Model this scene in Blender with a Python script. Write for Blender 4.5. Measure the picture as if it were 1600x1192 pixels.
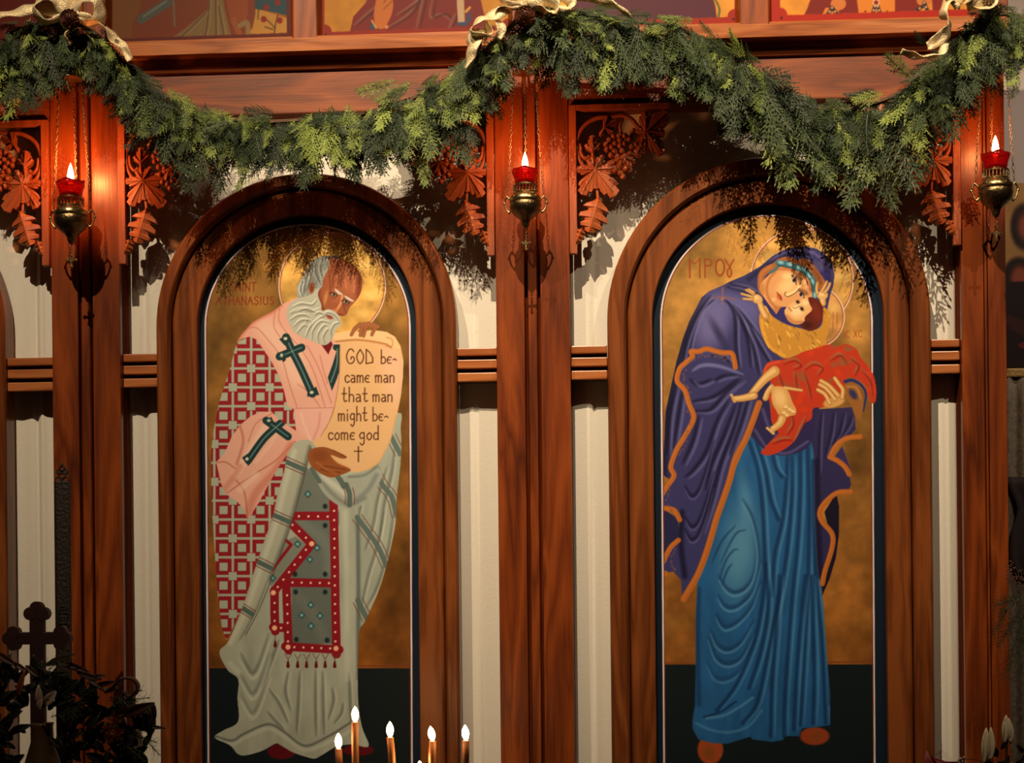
import bpy, bmesh, math, random
import numpy as np
from mathutils import Vector, Matrix, Euler
R = math.radians
for o in list(bpy.data.objects): bpy.data.objects.remove(o, do_unlink=True)
C = bpy.context.scene.collection
SC_ = bpy.context.scene

# ---------------------------------------------------------------- camera
F_PX, YAW, ROLL = 2600.0, 0.0577, -0.0105
CAM = Vector((0.0, -5.2, 1.5)); HY = 950.0
cam_d = bpy.data.cameras.new('camera'); cam = bpy.data.objects.new('camera', cam_d); C.objects.link(cam)
cam_rot = Matrix.Rotation(YAW, 3, 'Z') @ Matrix.Rotation(math.pi/2, 3, 'X') @ Matrix.Rotation(ROLL, 3, 'Z')
cam.matrix_world = Matrix.Translation(CAM) @ cam_rot.to_4x4()
cam_d.sensor_width = 36; cam_d.lens = 36*F_PX/1600; cam_d.shift_y = (HY-596)/1600
cam_d.clip_start = .05; cam_d.clip_end = 60
cam_d.dof.use_dof = True; cam_d.dof.focus_distance = 5.1; cam_d.dof.aperture_fstop = 3.2
SC_.camera = cam
def P(px, py, Y=0.0):
    d = cam_rot @ Vector(((px-800)/F_PX, (HY-py)/F_PX, -1))
    t = (Y-CAM.y)/d.y
    return CAM+d*t
def PX(x, y, z):
    v = cam_rot.transposed() @ (Vector((x, y, z))-CAM)
    return 800+F_PX*v.x/-v.z, HY-F_PX*v.y/-v.z
CRT = np.array(cam_rot.transposed())
def mpp(Y=0.0): return (Y-CAM.y)/F_PX

# ---------------------------------------------------------------- exposure, world, lights
vs = SC_.view_settings
vs.view_transform = 'Standard'; vs.look = 'None'; vs.exposure = 0.18; vs.gamma = 1.0; vs.use_curve_mapping = False
w = bpy.data.worlds.new('world'); SC_.world = w; w.use_nodes = True
w.node_tree.nodes['Background'].inputs[0].default_value = (1.0, .55, .3, 1)
w.node_tree.nodes['Background'].inputs[1].default_value = 0.012
def spot(name, loc, tgt, e, col, size, blend, rad):
    l = bpy.data.lights.new(name, 'SPOT'); l.energy = e; l.color = col; l.spot_size = R(size); l.spot_blend = blend; l.shadow_soft_size = rad
    o = bpy.data.objects.new(name, l); C.objects.link(o); o.location = loc
    o.rotation_euler = (Vector(tgt)-Vector(loc)).to_track_quat('-Z', 'Y').to_euler(); return o
KEY = (1.0, .78, .51)
spot('track_spot_key', (-.42, -3.3, 5.9), (.32, 0, 3.16), 1120, KEY, 49, 1.0, .016)
spot('track_spot_left', (-1.72, -3.4, 5.7), (-1.32, 0, 2.35), 640, KEY, 38, 1.0, .016)
spot('track_spot_side', (1.9, -3.6, 5.6), (.7, 0, 3.05), 290, KEY, 48, 1.0, .018)
# unseen spot added to brighten the wall beyond the right end of the screen
spot('added_side_fill', (2.7, -.35, 3.9), (2.0, 1.1, 2.7), 62, (1.0, .76, .64), 80, .8, .05)

# ---------------------------------------------------------------- materials
MATS = {}
def nodes(name):
    m = bpy.data.materials.new(name); m.use_nodes = True; MATS[name] = m
    nt = m.node_tree; b = nt.nodes['Principled BSDF']; return m, nt, b
def plain(name, col, rough=.5, metal=0, spec=.5, emis=None, es=0, bump=0, bscale=40, var=0, trans=0, sub=0):
    m, nt, b = nodes(name)
    b.inputs['Base Color'].default_value = (*col, 1); b.inputs['Roughness'].default_value = rough; b.inputs['Metallic'].default_value = metal
    b.inputs['Specular IOR Level'].default_value = spec
    if emis: b.inputs['Emission Color'].default_value = (*emis, 1); b.inputs['Emission Strength'].default_value = es
    if trans: b.inputs['Transmission Weight'].default_value = trans
    if sub: b.inputs['Subsurface Weight'].default_value = sub; b.inputs['Subsurface Radius'].default_value = (.03, .012, .004)
    if bump or var:
        tc = nt.nodes.new('ShaderNodeTexCoord'); n = nt.nodes.new('ShaderNodeTexNoise'); n.inputs['Scale'].default_value = bscale; n.inputs['Detail'].default_value = 5
        nt.links.new(tc.outputs['Object'], n.inputs['Vector'])
        if bump:
            bp = nt.nodes.new('ShaderNodeBump'); bp.inputs['Strength'].default_value = bump; bp.inputs['Distance'].default_value = .004
            nt.links.new(n.outputs['Fac'], bp.inputs['Height']); nt.links.new(bp.outputs[0], b.inputs['Normal'])
        if var:
            r = nt.nodes.new('ShaderNodeValToRGB'); r.color_ramp.elements[0].position = .3; r.color_ramp.elements[1].position = .7
            r.color_ramp.elements[0].color = (*[c*(1-var) for c in col], 1); r.color_ramp.elements[1].color = (*[min(1, c*(1+var)) for c in col], 1)
            nt.links.new(n.outputs['Fac'], r.inputs[0]); nt.links.new(r.outputs[0], b.inputs['Base Color'])
    return m
def wood(name, light, mid, dark, axis='Z', rough=.34, k=1.0):
    """oak: broad cathedral bands plus fine pores, stretched along the grain"""
    m, nt, b = nodes(name)
    N = nt.nodes.new; L = nt.links.new
    tc = N('ShaderNodeTexCoord')
    def mp(s_long, s_cross):
        mm = N('ShaderNodeMapping'); v = [s_cross]*3; v['XYZ'.index(axis)] = s_long
        mm.inputs['Scale'].default_value = v; L(tc.outputs['Object'], mm.inputs['Vector']); return mm
    m1 = mp(.9*k, 9*k); n1 = N('ShaderNodeTexNoise'); n1.inputs['Scale'].default_value = 1.0; n1.inputs['Detail'].default_value = 3; n1.inputs['Distortion'].default_value = .6; L(m1.outputs[0], n1.inputs['Vector'])
    mul = N('ShaderNodeMath'); mul.operation = 'MULTIPLY'; mul.inputs[1].default_value = 5.5; L(n1.outputs['Fac'], mul.inputs[0])
    fr = N('ShaderNodeMath'); fr.operation = 'PINGPONG'; fr.inputs[1].default_value = .5; L(mul.outputs[0], fr.inputs[0])
    m2 = mp(7*k, 190*k); n2 = N('ShaderNodeTexNoise'); n2.inputs['Scale'].default_value = 1.0; n2.inputs['Detail'].default_value = 2; L(m2.outputs[0], n2.inputs['Vector'])
    m3 = mp(.7, 4.5); n3 = N('ShaderNodeTexNoise'); n3.inputs['Scale'].default_value = 1.0; n3.inputs['Detail'].default_value = 2; L(m3.outputs[0], n3.inputs['Vector'])
    ad = N('ShaderNodeMath'); ad.operation = 'MULTIPLY_ADD'; ad.inputs[1].default_value = .9; L(fr.outputs[0], ad.inputs[0]); 
    s3 = N('ShaderNodeMath'); s3.operation = 'MULTIPLY_ADD'; s3.inputs[1].default_value = .9; s3.inputs[2].default_value = -.25; L(n3.outputs['Fac'], s3.inputs[0]); L(s3.outputs[0], ad.inputs[2])
    ad2 = N('ShaderNodeMath'); ad2.operation = 'MULTIPLY_ADD'; ad2.inputs[1].default_value = .35; L(n2.outputs['Fac'], ad2.inputs[0]); L(ad.outputs[0], ad2.inputs[2])
    cr = N('ShaderNodeValToRGB'); e = cr.color_ramp.elements
    e[0].position = .18; e[0].color = (*dark, 1); e[1].position = .85; e[1].color = (*light, 1); x = e.new(.5); x.color = (*mid, 1)
    L(ad2.outputs[0], cr.inputs[0]); L(cr.outputs[0], b.inputs['Base Color'])
    b.inputs['Roughness'].default_value = rough; b.inputs['Specular IOR Level'].default_value = .4
    bp = N('ShaderNodeBump'); bp.inputs['Strength'].default_value = .18; bp.inputs['Distance'].default_value = .002
    L(n2.outputs['Fac'], bp.inputs['Height']); L(bp.outputs[0], b.inputs['Normal'])
    return m
WL, WM, WD = (.27, .056, .009), (.165, .031, .0048), (.055, .009, .002)
oak_v = wood('oak_vertical', WL, WM, WD, 'Z'); oak_h = wood('oak_horizontal', (.25, .056, .010), (.155, .030, .005), (.065, .011, .002), 'X', .5)
oak_c = wood('oak_carved', (.34, .078, .018), (.25, .052, .011), (.14, .025, .006), 'Z', .5, 1.4)
oak_f = wood('oak_frame', (.235, .066, .016), (.14, .036, .0085), (.06, .014, .0035), 'Z', .3)
oak_r = wood('oak_rail', (.44, .15, .05), (.31, .09, .027), (.17, .042, .012), 'X', .26)
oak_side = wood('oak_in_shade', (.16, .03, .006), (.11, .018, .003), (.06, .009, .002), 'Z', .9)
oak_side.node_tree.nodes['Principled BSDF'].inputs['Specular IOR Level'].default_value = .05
dark_gap = plain('groove_shade_and_wick', (.02, .008, .004), .8)  # shade of the rail grooves put into the colour; wicks share it
linen = plain('linen', (.72, .68, .61), .85, bump=.25, bscale=260, var=.04)
brass = plain('brass', (.50, .36, .16), .28, 1, bump=.3, bscale=90)
brass_d = plain('aged_brass', (.20, .14, .07), .35, 1, bump=.5, bscale=120)
chain_m = plain('tarnished_chain', (.13, .095, .06), .5, .5)
wax = plain('beeswax', (.92, .40, .16), .5, sub=.7, var=.08, bscale=12)
flame_m = plain('flame', (1, .8, .5), .5, emis=(1, .72, .36), es=16)
ribbon_m = plain('gold_ribbon', (.78, .62, .38), .4, .35, bump=.8, bscale=240, var=.18)
cone_m = plain('pinecone_brown', (.10, .028, .014), .35, var=.4, bscale=60)
stem_m = plain('twig', (.10, .05, .025), .8)
def leafmat(name, a, b_, c_, rough=.5):
    m, nt, b = nodes(name)
    N = nt.nodes.new; L = nt.links.new
    oi = N('ShaderNodeObjectInfo'); cr = N('ShaderNodeValToRGB'); e = cr.color_ramp.elements
    e[0].position = 0; e[0].color = (*a, 1); e[1].position = 1; e[1].color = (*c_, 1); x = e.new(.68); x.color = (*b_, 1)
    tc = N('ShaderNodeTexCoord'); n = N('ShaderNodeTexNoise'); n.inputs['Scale'].default_value = 55; L(tc.outputs['Object'], n.inputs['Vector'])
    mx = N('ShaderNodeMath'); mx.operation = 'MULTIPLY_ADD'; mx.inputs[1].default_value = .5; mx.inputs[2].default_value = -.25; L(n.outputs['Fac'], mx.inputs[0])
    ad = N('ShaderNodeMath'); L(mx.outputs[0], ad.inputs[0]); L(oi.outputs['Random'], ad.inputs[1])
    L(ad.outputs[0], cr.inputs[0]); L(cr.outputs[0], b.inputs['Base Color'])
    b.inputs['Roughness'].default_value = rough; b.inputs['Specular IOR Level'].default_value = .35
    return m
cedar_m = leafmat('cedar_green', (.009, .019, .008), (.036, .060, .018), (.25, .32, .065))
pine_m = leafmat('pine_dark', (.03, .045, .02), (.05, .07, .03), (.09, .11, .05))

# ---------------------------------------------------------------- object helpers
def tag(o, label=None, cat=None, group=None, kind=None):
    if label: o['label'] = label
    if cat: o['category'] = cat
    if group: o['group'] = group
    if kind: o['kind'] = kind
    return o
def thing(name, label, cat, loc=(0, 0, 0), group=None):
    o = bpy.data.objects.new(name, None); C.objects.link(o); o.location = loc; o.empty_display_size = .05
    return tag(o, label, cat, group)
def obj(name, bm, mat, parent=None, smooth=False, matrix=None):
    """link bm as one mesh object; geometry is given in world space unless a matrix is passed"""
    me = bpy.data.meshes.new(name)
    bmesh.ops.recalc_face_normals(bm, faces=bm.faces)
    if parent is not None and matrix is None:
        wm = parent_world(parent)
        bmesh.ops.transform(bm, matrix=wm.inverted(), verts=bm.verts)
    bm.to_mesh(me); bm.free()
    if smooth: me.shade_smooth()
    me.materials.append(mat)
    o = bpy.data.objects.new(name, me); C.objects.link(o)
    if parent is not None: o.parent = parent
    if matrix is not None: o.matrix_local = matrix
    return o
def parent_world(o):
    m = Matrix.LocRotScale(o.location, o.rotation_euler, o.scale) if o.rotation_mode != 'QUATERNION' else Matrix.LocRotScale(o.location, o.rotation_quaternion, o.scale)
    return parent_world(o.parent) @ m if o.parent else m
def BM(): return bmesh.new()
def add_box(bm, x0, x1, y0, y1, z0, z1, bev=0):
    vs_ = [bm.verts.new((x, y, z)) for x in (x0, x1) for y in (y0, y1) for z in (z0, z1)]
    f = [(0, 1, 3, 2), (4, 6, 7, 5), (0, 4, 5, 1), (2, 3, 7, 6), (0, 2, 6, 4), (1, 5, 7, 3)]
    fs = [bm.faces.new([vs_[i] for i in q]) for q in f]
    if bev:
        ed = list({e for g in fs for e in g.edges}); bmesh.ops.bevel(bm, geom=ed, offset=bev, segments=2, affect='EDGES', profile=.6)
    return vs_
def add_prism(bm, poly, z0, z1, tf=None):
    """poly (x,y) extruded z0..z1; tf maps a local point to world"""
    tf = tf or (lambda p: p)
    a = [bm.verts.new(tf(Vector((x, y, z0)))) for x, y in poly]; b = [bm.verts.new(tf(Vector((x, y, z1)))) for x, y in poly]
    n = len(poly)
    for i in range(n): bm.faces.new((a[i], a[(i+1) % n], b[(i+1) % n], b[i]))
    bm.faces.new(a[::-1]); bm.faces.new(b)
def add_lathe(bm, prof, c, seg=20, axis=None):
    """prof (r,z) around vertical through c"""
    rings = []
    for r, z in prof:
        if r < 1e-5: rings.append([bm.verts.new((c[0], c[1], c[2]+z))])
        else: rings.append([bm.verts.new((c[0]+r*math.cos(2*math.pi*k/seg), c[1]+r*math.sin(2*math.pi*k/seg), c[2]+z)) for k in range(seg)])
    for a, b in zip(rings, rings[1:]):
        for k in range(seg):
            k2 = (k+1) % seg
            if len(a) == 1 and len(b) == 1: continue
            if len(a) == 1: bm.faces.new((a[0], b[k2], b[k]))
            elif len(b) == 1: bm.faces.new((a[k], a[k2], b[0]))
            else: bm.faces.new((a[k], a[k2], b[k2], b[k]))
def add_tube(bm, pts, r, seg=8, r1=None, cap=True, flat=1.0):
    pts = [Vector(p) for p in pts]; n = len(pts); r1 = r if r1 is None else r1
    up = Vector((0, 1, 0)); rings = []
    for i, p in enumerate(pts):
        t = (pts[min(i+1, n-1)]-pts[max(i-1, 0)]).normalized()
        a = t.cross(up)
        if a.length < 1e-3: a = t.cross(Vector((1, 0, 0)))
        a.normalize(); b = t.cross(a).normalized()
        rr = r+(r1-r)*i/max(1, n-1)
        rings.append([bm.verts.new(p+a*rr*math.cos(2*math.pi*k/seg)+b*rr*flat*math.sin(2*math.pi*k/seg)) for k in range(seg)])
    for a, b in zip(rings, rings[1:]):
        for k in range(seg): bm.faces.new((a[k], a[(k+1) % seg], b[(k+1) % seg], b[k]))
    if cap: bm.faces.new(rings[0][::-1]); bm.faces.new(rings[-1])
def add_torus(bm, c, Rr, r, nrm=(0, 1, 0), seg=14, ss=6, sx=1, sz=1, ang=0.0):
    nrm = Vector(nrm).normalized(); a = nrm.orthogonal().normalized(); b = nrm.cross(a)
    if abs(nrm.y) > .9: a, b = Vector((1, 0, 0)), Vector((0, 0, 1))
    rings = []
    for i in range(seg):
        th = 2*math.pi*i/seg+ang; d = a*math.cos(th)*sx+b*math.sin(th)*sz; cc = Vector(c)+d*Rr; dn = d.normalized()
        rings.append([bm.verts.new(cc+dn*r*math.cos(2*math.pi*k/ss)+nrm*r*math.sin(2*math.pi*k/ss)) for k in range(ss)])
    for i in range(seg):
        A, B = rings[i], rings[(i+1) % seg]
        for k in range(ss): bm.faces.new((A[k], A[(k+1) % ss], B[(k+1) % ss], B[k]))
def add_sph(bm, c, r, seg=10, rings=6, sz=1.0):
    add_lathe(bm, [(0, -r*sz)]+[(r*math.cos(a), r*sz*math.sin(a)) for a in [(-.5+(i/rings))*math.pi for i in range(1, rings)]]+[(0, r*sz)], c, seg)
def add_sheet(bm, grid):
    """grid[i][j] of points -> quads"""
    V = [[bm.verts.new(p) for p in row] for row in grid]
    for i in range(len(V)-1):
        for j in range(len(V[0])-1): bm.faces.new((V[i][j], V[i+1][j], V[i+1][j+1], V[i][j+1]))
def solid(o, t):
    md = o.modifiers.new('solidify', 'SOLIDIFY'); md.thickness = t; md.offset = 0
def cat3(pts, n=6):
    p = [Vector(q) for q in pts]; q = [2*p[0]-p[1]]+p+[2*p[-1]-p[-2]]; out = []
    for i in range(1, len(q)-2):
        a, b, c, d = q[i-1:i+3]
        for k in range(n):
            t = k/n; out.append(.5*((2*b)+(-a+c)*t+(2*a-5*b+4*c-d)*t*t+(-a+3*b-3*c+d)*t**3))
    return out+[p[-1]]
def instance(src, parent, matrix, name=None):
    c = src.copy(); C.objects.link(c); c.parent = parent; c.matrix_parent_inverse = Matrix(); c.matrix_local = matrix
    return c
# ---------------------------------------------------------------- painting kit (pure numpy)
def spline(pts, closed=False, n=6):
    p = np.array(pts, float)
    if len(p) < 3: return p
    if closed:
        q = np.vstack([p[-1], p, p[0], p[1]])
    else:
        q = np.vstack([2*p[0]-p[1], p, 2*p[-1]-p[-2]])
    out = []
    for i in range(1, len(q)-2):
        a, b, c, d = q[i-1], q[i], q[i+1], q[i+2]
        for k in range(n):
            t = k/n
            out.append(0.5*((2*b)+(-a+c)*t+(2*a-5*b+4*c-d)*t*t+(-a+3*b-3*c+d)*t**3))
    if not closed: out.append(p[-1])
    return np.array(out)

def boxblur(a, r):
    if r < 1: return a
    for ax in (0, 1):
        pad = [(0, 0)]*a.ndim; pad[ax] = (r+1, r)
        c = np.cumsum(np.pad(a, pad, mode='edge'), axis=ax)
        n = a.shape[ax]
        hi = np.take(c, range(2*r+1, 2*r+1+n), axis=ax); lo = np.take(c, range(0, n), axis=ax)
        a = (hi-lo)/(2*r+1)
    return a

def noise2(h, w, cell, rng, octs=3):
    out = np.zeros((h, w)); amp = 1.0; tot = 0
    cy, cx = cell if isinstance(cell, tuple) else (cell, cell)
    for o in range(octs):
        gy, gx = max(2, int(h/cy)+2), max(2, int(w/cx)+2)
        g = rng.random((gy+1, gx+1))
        yy = np.linspace(0, gy-1.001, h); xx = np.linspace(0, gx-1.001, w)
        iy = yy.astype(int); ix = xx.astype(int); fy = (yy-iy)[:, None]; fx = (xx-ix)[None, :]
        fy = fy*fy*(3-2*fy); fx = fx*fx*(3-2*fx)
        v = (g[iy][:, ix]*(1-fy)*(1-fx)+g[iy+1][:, ix]*fy*(1-fx)+g[iy][:, ix+1]*(1-fy)*fx+g[iy+1][:, ix+1]*fy*fx)
        out += amp*v; tot += amp; amp *= .5; cy /= 2; cx /= 2
    return out/tot

class Canvas:
    def __init__(s, x0, y0, x1, y1, S=2, base=(0, 0, 0), seed=1):
        s.x0, s.y0, s.S = x0, y0, S
        s.w, s.h = int((x1-x0)*S), int((y1-y0)*S)
        s.a = np.zeros((s.h, s.w, 3)); s.a[:] = np.array(base)/255.
        s.m = np.zeros((s.h, s.w))
        s.clip = None; s.rng = np.random.default_rng(seed)
        s.Y, s.X = np.mgrid[0:s.h, 0:s.w].astype(np.float32)
        s.X = s.X/S+x0+.5/S; s.Y = s.Y/S+y0+.5/S
    def mask(s, pts, smooth=True, n=5):
        p = spline(pts, True, n) if smooth else np.array(pts, float)
        px = (p[:, 0]-s.x0)*s.S; py = (p[:, 1]-s.y0)*s.S
        m = np.zeros((s.h, s.w), np.float32)
        ylo = max(0, int(py.min())); yhi = min(s.h-1, int(py.max())+1)
        qx, qy = np.roll(px, -1), np.roll(py, -1)
        cols = np.arange(s.w)+.5
        for r in range(ylo, yhi+1):
            for sub in (.25, .75):
                yc = r+sub
                hit = (py <= yc) != (qy <= yc)
                if not hit.any(): continue
                xs = np.sort(px[hit]+(yc-py[hit])*(qx[hit]-px[hit])/(qy[hit]-py[hit]))
                for k in range(0, len(xs)-1, 2):
                    a, b = xs[k], xs[k+1]
                    i0, i1 = max(0, int(a)-1), min(s.w, int(b)+2)
                    if i1 > i0: m[r, i0:i1] += .5*np.clip(np.minimum(cols[i0:i1]-a, b-cols[i0:i1])+.5, 0, 1)
        return np.clip(m, 0, 1)
    def put(s, m, col, al=1.0, metal=0.0):
        if s.clip is not None: m = m*s.clip
        m = (m*al)
        s.m = s.m*(1-m)+metal*m
        m = m[..., None]
        s.a = s.a*(1-m)+(np.array(col)/255.)*m
    def poly(s, pts, col, al=1.0, smooth=True, feather=0, metal=0.0):
        m = s.mask(pts, smooth)
        if feather: m = boxblur(boxblur(m, int(feather*s.S)), int(feather*s.S))
        s.put(m, col, al, metal); return m
    def ell(s, cx, cy, rx, ry, col, al=1.0, soft=.5, rot=0.0, metal=0.0):
        R = max(rx, ry)+soft*max(rx, ry)/min(rx, ry)+2
        i0 = max(0, int((cx-R-s.x0)*s.S)); i1 = min(s.w, int((cx+R-s.x0)*s.S)+1)
        j0 = max(0, int((cy-R-s.y0)*s.S)); j1 = min(s.h, int((cy+R-s.y0)*s.S)+1)
        if i1 <= i0 or j1 <= j0: return
        c, d = math.cos(rot), math.sin(rot)
        X, Y = s.X[j0:j1, i0:i1]-cx, s.Y[j0:j1, i0:i1]-cy
        u = (X*c+Y*d)/rx; v = (-X*d+Y*c)/ry
        r = np.sqrt(u*u+v*v)
        k = soft/min(rx, ry)
        m = np.clip((1+k-r)/(2*k+1e-6), 0, 1); m = m*m*(3-2*m)*al
        if s.clip is not None: m = m*s.clip[j0:j1, i0:i1]
        s.m[j0:j1, i0:i1] = s.m[j0:j1, i0:i1]*(1-m)+metal*m
        m = m[..., None]
        s.a[j0:j1, i0:i1] = s.a[j0:j1, i0:i1]*(1-m)+(np.array(col)/255.)*m
    def stroke(s, pts, w, col, al=1.0, soft=.6, smooth=True, w1=None, taper=False):
        p = spline(pts, False, 6) if smooth else np.array(pts, float)
        if w1 is None: w1 = w
        N = len(p)
        pad = max(w, w1)+soft+2
        i0 = max(0, int((p[:, 0].min()-pad-s.x0)*s.S)); i1 = min(s.w, int((p[:, 0].max()+pad-s.x0)*s.S)+1)
        j0 = max(0, int((p[:, 1].min()-pad-s.y0)*s.S)); j1 = min(s.h, int((p[:, 1].max()+pad-s.y0)*s.S)+1)
        if i1 <= i0 or j1 <= j0: return
        X = s.X[j0:j1, i0:i1]; Y = s.Y[j0:j1, i0:i1]
        best = np.full(X.shape, -1e9, np.float32)
        for k in range(N-1):
            a, b = p[k], p[k+1]; d = b-a; L = d@d+1e-9
            t = np.clip(((X-a[0])*d[0]+(Y-a[1])*d[1])/L, 0, 1)
            dist = np.hypot(X-a[0]-t*d[0], Y-a[1]-t*d[1])
            g = (k+t)/(N-1)
            ww = (w+(w1-w)*g)/2
            if taper: ww = ww*np.sqrt(np.clip(1-(2*g-1)**2, 0.02, 1))
            best = np.maximum(best, ww-dist)
        m = np.clip(best/(2*soft)+.5, 0, 1); m = m*m*(3-2*m)
        M = m*al
        if s.clip is not None: M = M*s.clip[j0:j1, i0:i1]
        s.m[j0:j1, i0:i1] *= (1-M)
        s.a[j0:j1, i0:i1] = s.a[j0:j1, i0:i1]*(1-M[..., None])+(np.array(col)/255.)*M[..., None]
    def folds(s, lst, dark, light, w=4, al=.6):
        for pts in lst:
            p = np.array(pts, float)
            s.stroke(p, w*1.25, dark, al, soft=w*.6, taper=True)
            s.stroke(p+np.array([w*1.05, 0]), w*.8, light, al*.8, soft=w*.45, taper=True)

LET = {  # tiny stroke alphabet, x 0..1 , y 0 baseline .. 1 x-height, ascender 2, descender -.8
 'G': (1.15, [[(1, 1.6), (.7, 1.95), (.3, 1.8), (0, 1.0), (.2, .2), (.6, 0), (1, .3), (1, .8), (.7, .9), (.6, .6)]]),
 'O': (1.0, [[(.5, 1.9), (.05, 1.1), (.15, .4), (.5, 0), (.85, .4), (.95, 1.1), (.5, 1.9)]]),
 'D': (1.1, [[(.1, 0), (.1, 1.9)], [(.1, 1.9), (.6, 1.5), (1, .8), (1, .15), (.1, 0)]]),
 'b': (.9, [[(.1, 2), (.1, .1)], [(.1, .8), (.5, 1), (.85, .6), (.7, .1), (.1, 0)]]),
 'e': (.8, [[(.8, .9), (.4, 1), (.05, .6), (.2, .1), (.75, .05)], [(.1, .55), (.6, .55)]]),
 '-': (.8, [[(.1, .55), (.4, .7), (.7, .5)]]),
 'c': (.8, [[(.8, .8), (.5, 1), (.1, .8), (.1, .2), (.5, 0), (.8, .2)]]),
 'a': (.9, [[(.2, 1), (.7, .9), (.8, 0)], [(.75, .5), (.3, .55), (.1, .25), (.35, 0), (.75, .2)]]),
 'm': (1.3, [[(.1, 1), (.12, 0)], [(.1, .8), (.4, 1), (.6, .8), (.6, 0)], [(.6, .8), (.9, 1), (1.15, .8), (1.15, 0)]]),
 'n': (.9, [[(.1, 1), (.12, 0)], [(.1, .8), (.5, 1), (.8, .8), (.8, 0)]]),
 't': (.9, [[(.4, 1.9), (.35, .3), (.5, 0), (.85, .15)], [(.05, 1.1), (.75, 1.1)]]),
 'h': (.9, [[(.1, 2), (.1, 0)], [(.1, .8), (.5, 1), (.8, .7), (.8, 0)]]),
 'i': (.4, [[(.2, 1), (.2, 0)], [(.2, 1.4), (.2, 1.5)]]),
 'g': (.95, [[(.8, .9), (.4, 1), (.1, .6), (.3, .2), (.75, .3)], [(.8, 1), (.8, -.3), (.5, -.75), (.2, -.5)]]),
 'o': (.85, [[(.45, 1), (.1, .6), (.2, .15), (.5, 0), (.8, .35), (.75, .8), (.45, 1)]]),
 'd': (.9, [[(.8, 2), (.8, 0)], [(.8, .8), (.4, 1), (.1, .6), (.2, .1), (.8, .1)]]),
 ' ': (.8, []),
 'S': (.8, [[(.75, 1.7), (.4, 1.95), (.1, 1.5), (.4, 1.05), (.75, .6), (.5, .05), (.1, .3)]]),
 'A': (.9, [[(0, 0), (.45, 1.9), (.9, 0)], [(.2, .8), (.7, .8)]]),
 'I': (.4, [[(.2, 0), (.2, 1.9)]]),
 'N': (.95, [[(.1, 0), (.1, 1.9), (.85, 0), (.85, 1.9)]]),
 'T': (.9, [[(.45, 0), (.45, 1.9)], [(0, 1.9), (.9, 1.9)]]),
 'H': (.95, [[(.1, 0), (.1, 1.9)], [(.85, 0), (.85, 1.9)], [(.1, 1), (.85, 1)]]),
 'U': (.95, [[(.1, 1.9), (.1, .4), (.45, 0), (.8, .4), (.8, 1.9)]]),
 'C': (.8, [[(.8, 1.6), (.45, 1.9), (.08, 1.2), (.1, .5), (.45, 0), (.8, .3)]]),
 'X': (.85, [[(.05, 0), (.8, 1.9)], [(.05, 1.9), (.8, 0)]]),
}
def write(c, txt, x0, x1, yb, xh, col, w=1.7, al=.9, slope=0.0):
    tot = sum(LET[ch][0]+.22 for ch in txt)
    k = (x1-x0)/tot; x = x0
    for ch in txt:
        adv, st = LET[ch]
        for s_ in st:
            pts = [(x+px*k, yb+slope*(x-x0)-py*xh) for px, py in s_]
            curved = ch in 'GOCScegobdhnmaU' and len(pts) > 2
            c.stroke(pts, w, col, al, soft=.5, smooth=curved)
        x += (adv+.22)*k
def arcpts(cx, cy, r, a0, a1, n=24):
    return [(cx+r*math.cos(math.radians(a0+(a1-a0)*i/n)), cy-r*math.sin(math.radians(a0+(a1-a0)*i/n))) for i in range(n+1)]

def gold_ground(c, cx, cy, r, xl0, xl1, xr0, xr1, ybot, floor, base=(172, 118, 52)):
    """navy border, white and red rule, mottled gold leaf and dark ground of an arched icon"""
    c.a[:] = np.array((20, 30, 40))/255.
    L = lambda y: xl0+(xl1-xl0)*(y-cy)/(ybot-cy)
    R = lambda y: xr0+(xr1-xr0)*(y-cy)/(ybot-cy)
    def shape(d):
        return arcpts(cx, cy, r-d, 180, 0, 60)+[(R(ybot)-d, ybot), (L(ybot)+d, ybot)]
    def fill(d):
        p = shape(d); return c.mask(p, False)
    c.put(fill(0), (228, 205, 190))
    c.put(fill(2.4), (110, 30, 18))
    m = fill(3.9); c.put(m, base, metal=.55)
    n = noise2(c.h, c.w, (70*c.S, 50*c.S), c.rng, 4)[..., None]
    n2 = noise2(c.h, c.w, (14*c.S, 16*c.S), c.rng, 3)[..., None]
    k = (.52+.75*n)*(.88+.24*n2)
    t = np.clip((c.Y-cy)/(ybot-cy), 0, 1)[..., None]
    tint = np.array([1, 1, 1])*(1-t)+np.array([1.0, .80, .62])*t  # gold turns more orange lower down: bounced light put into the colour
    c.a = c.a*(1-m[..., None])+np.clip(c.a*k*tint, 0, 1)*m[..., None]
    # fine squares of leaf
    for i in range(26):
        x = c.rng.uniform(cx-r, cx+r); y = c.rng.uniform(cy-r*.8, floor); 
        s_ = c.rng.uniform(8, 26)
        c.clip = m; c.ell(x, y, s_, s_*.6, (205, 150, 70), .13, soft=6, metal=.6); c.clip = None
    f = m*np.clip((c.Y-floor)/1.2+.5, 0, 1)
    c.put(f, (20, 27, 27))
    c.clip = m; c.stroke([(cx-r, floor-2), (cx+r, floor-4)], 2.5, (120, 55, 30), .7, smooth=False); c.clip = None
    return m

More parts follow.
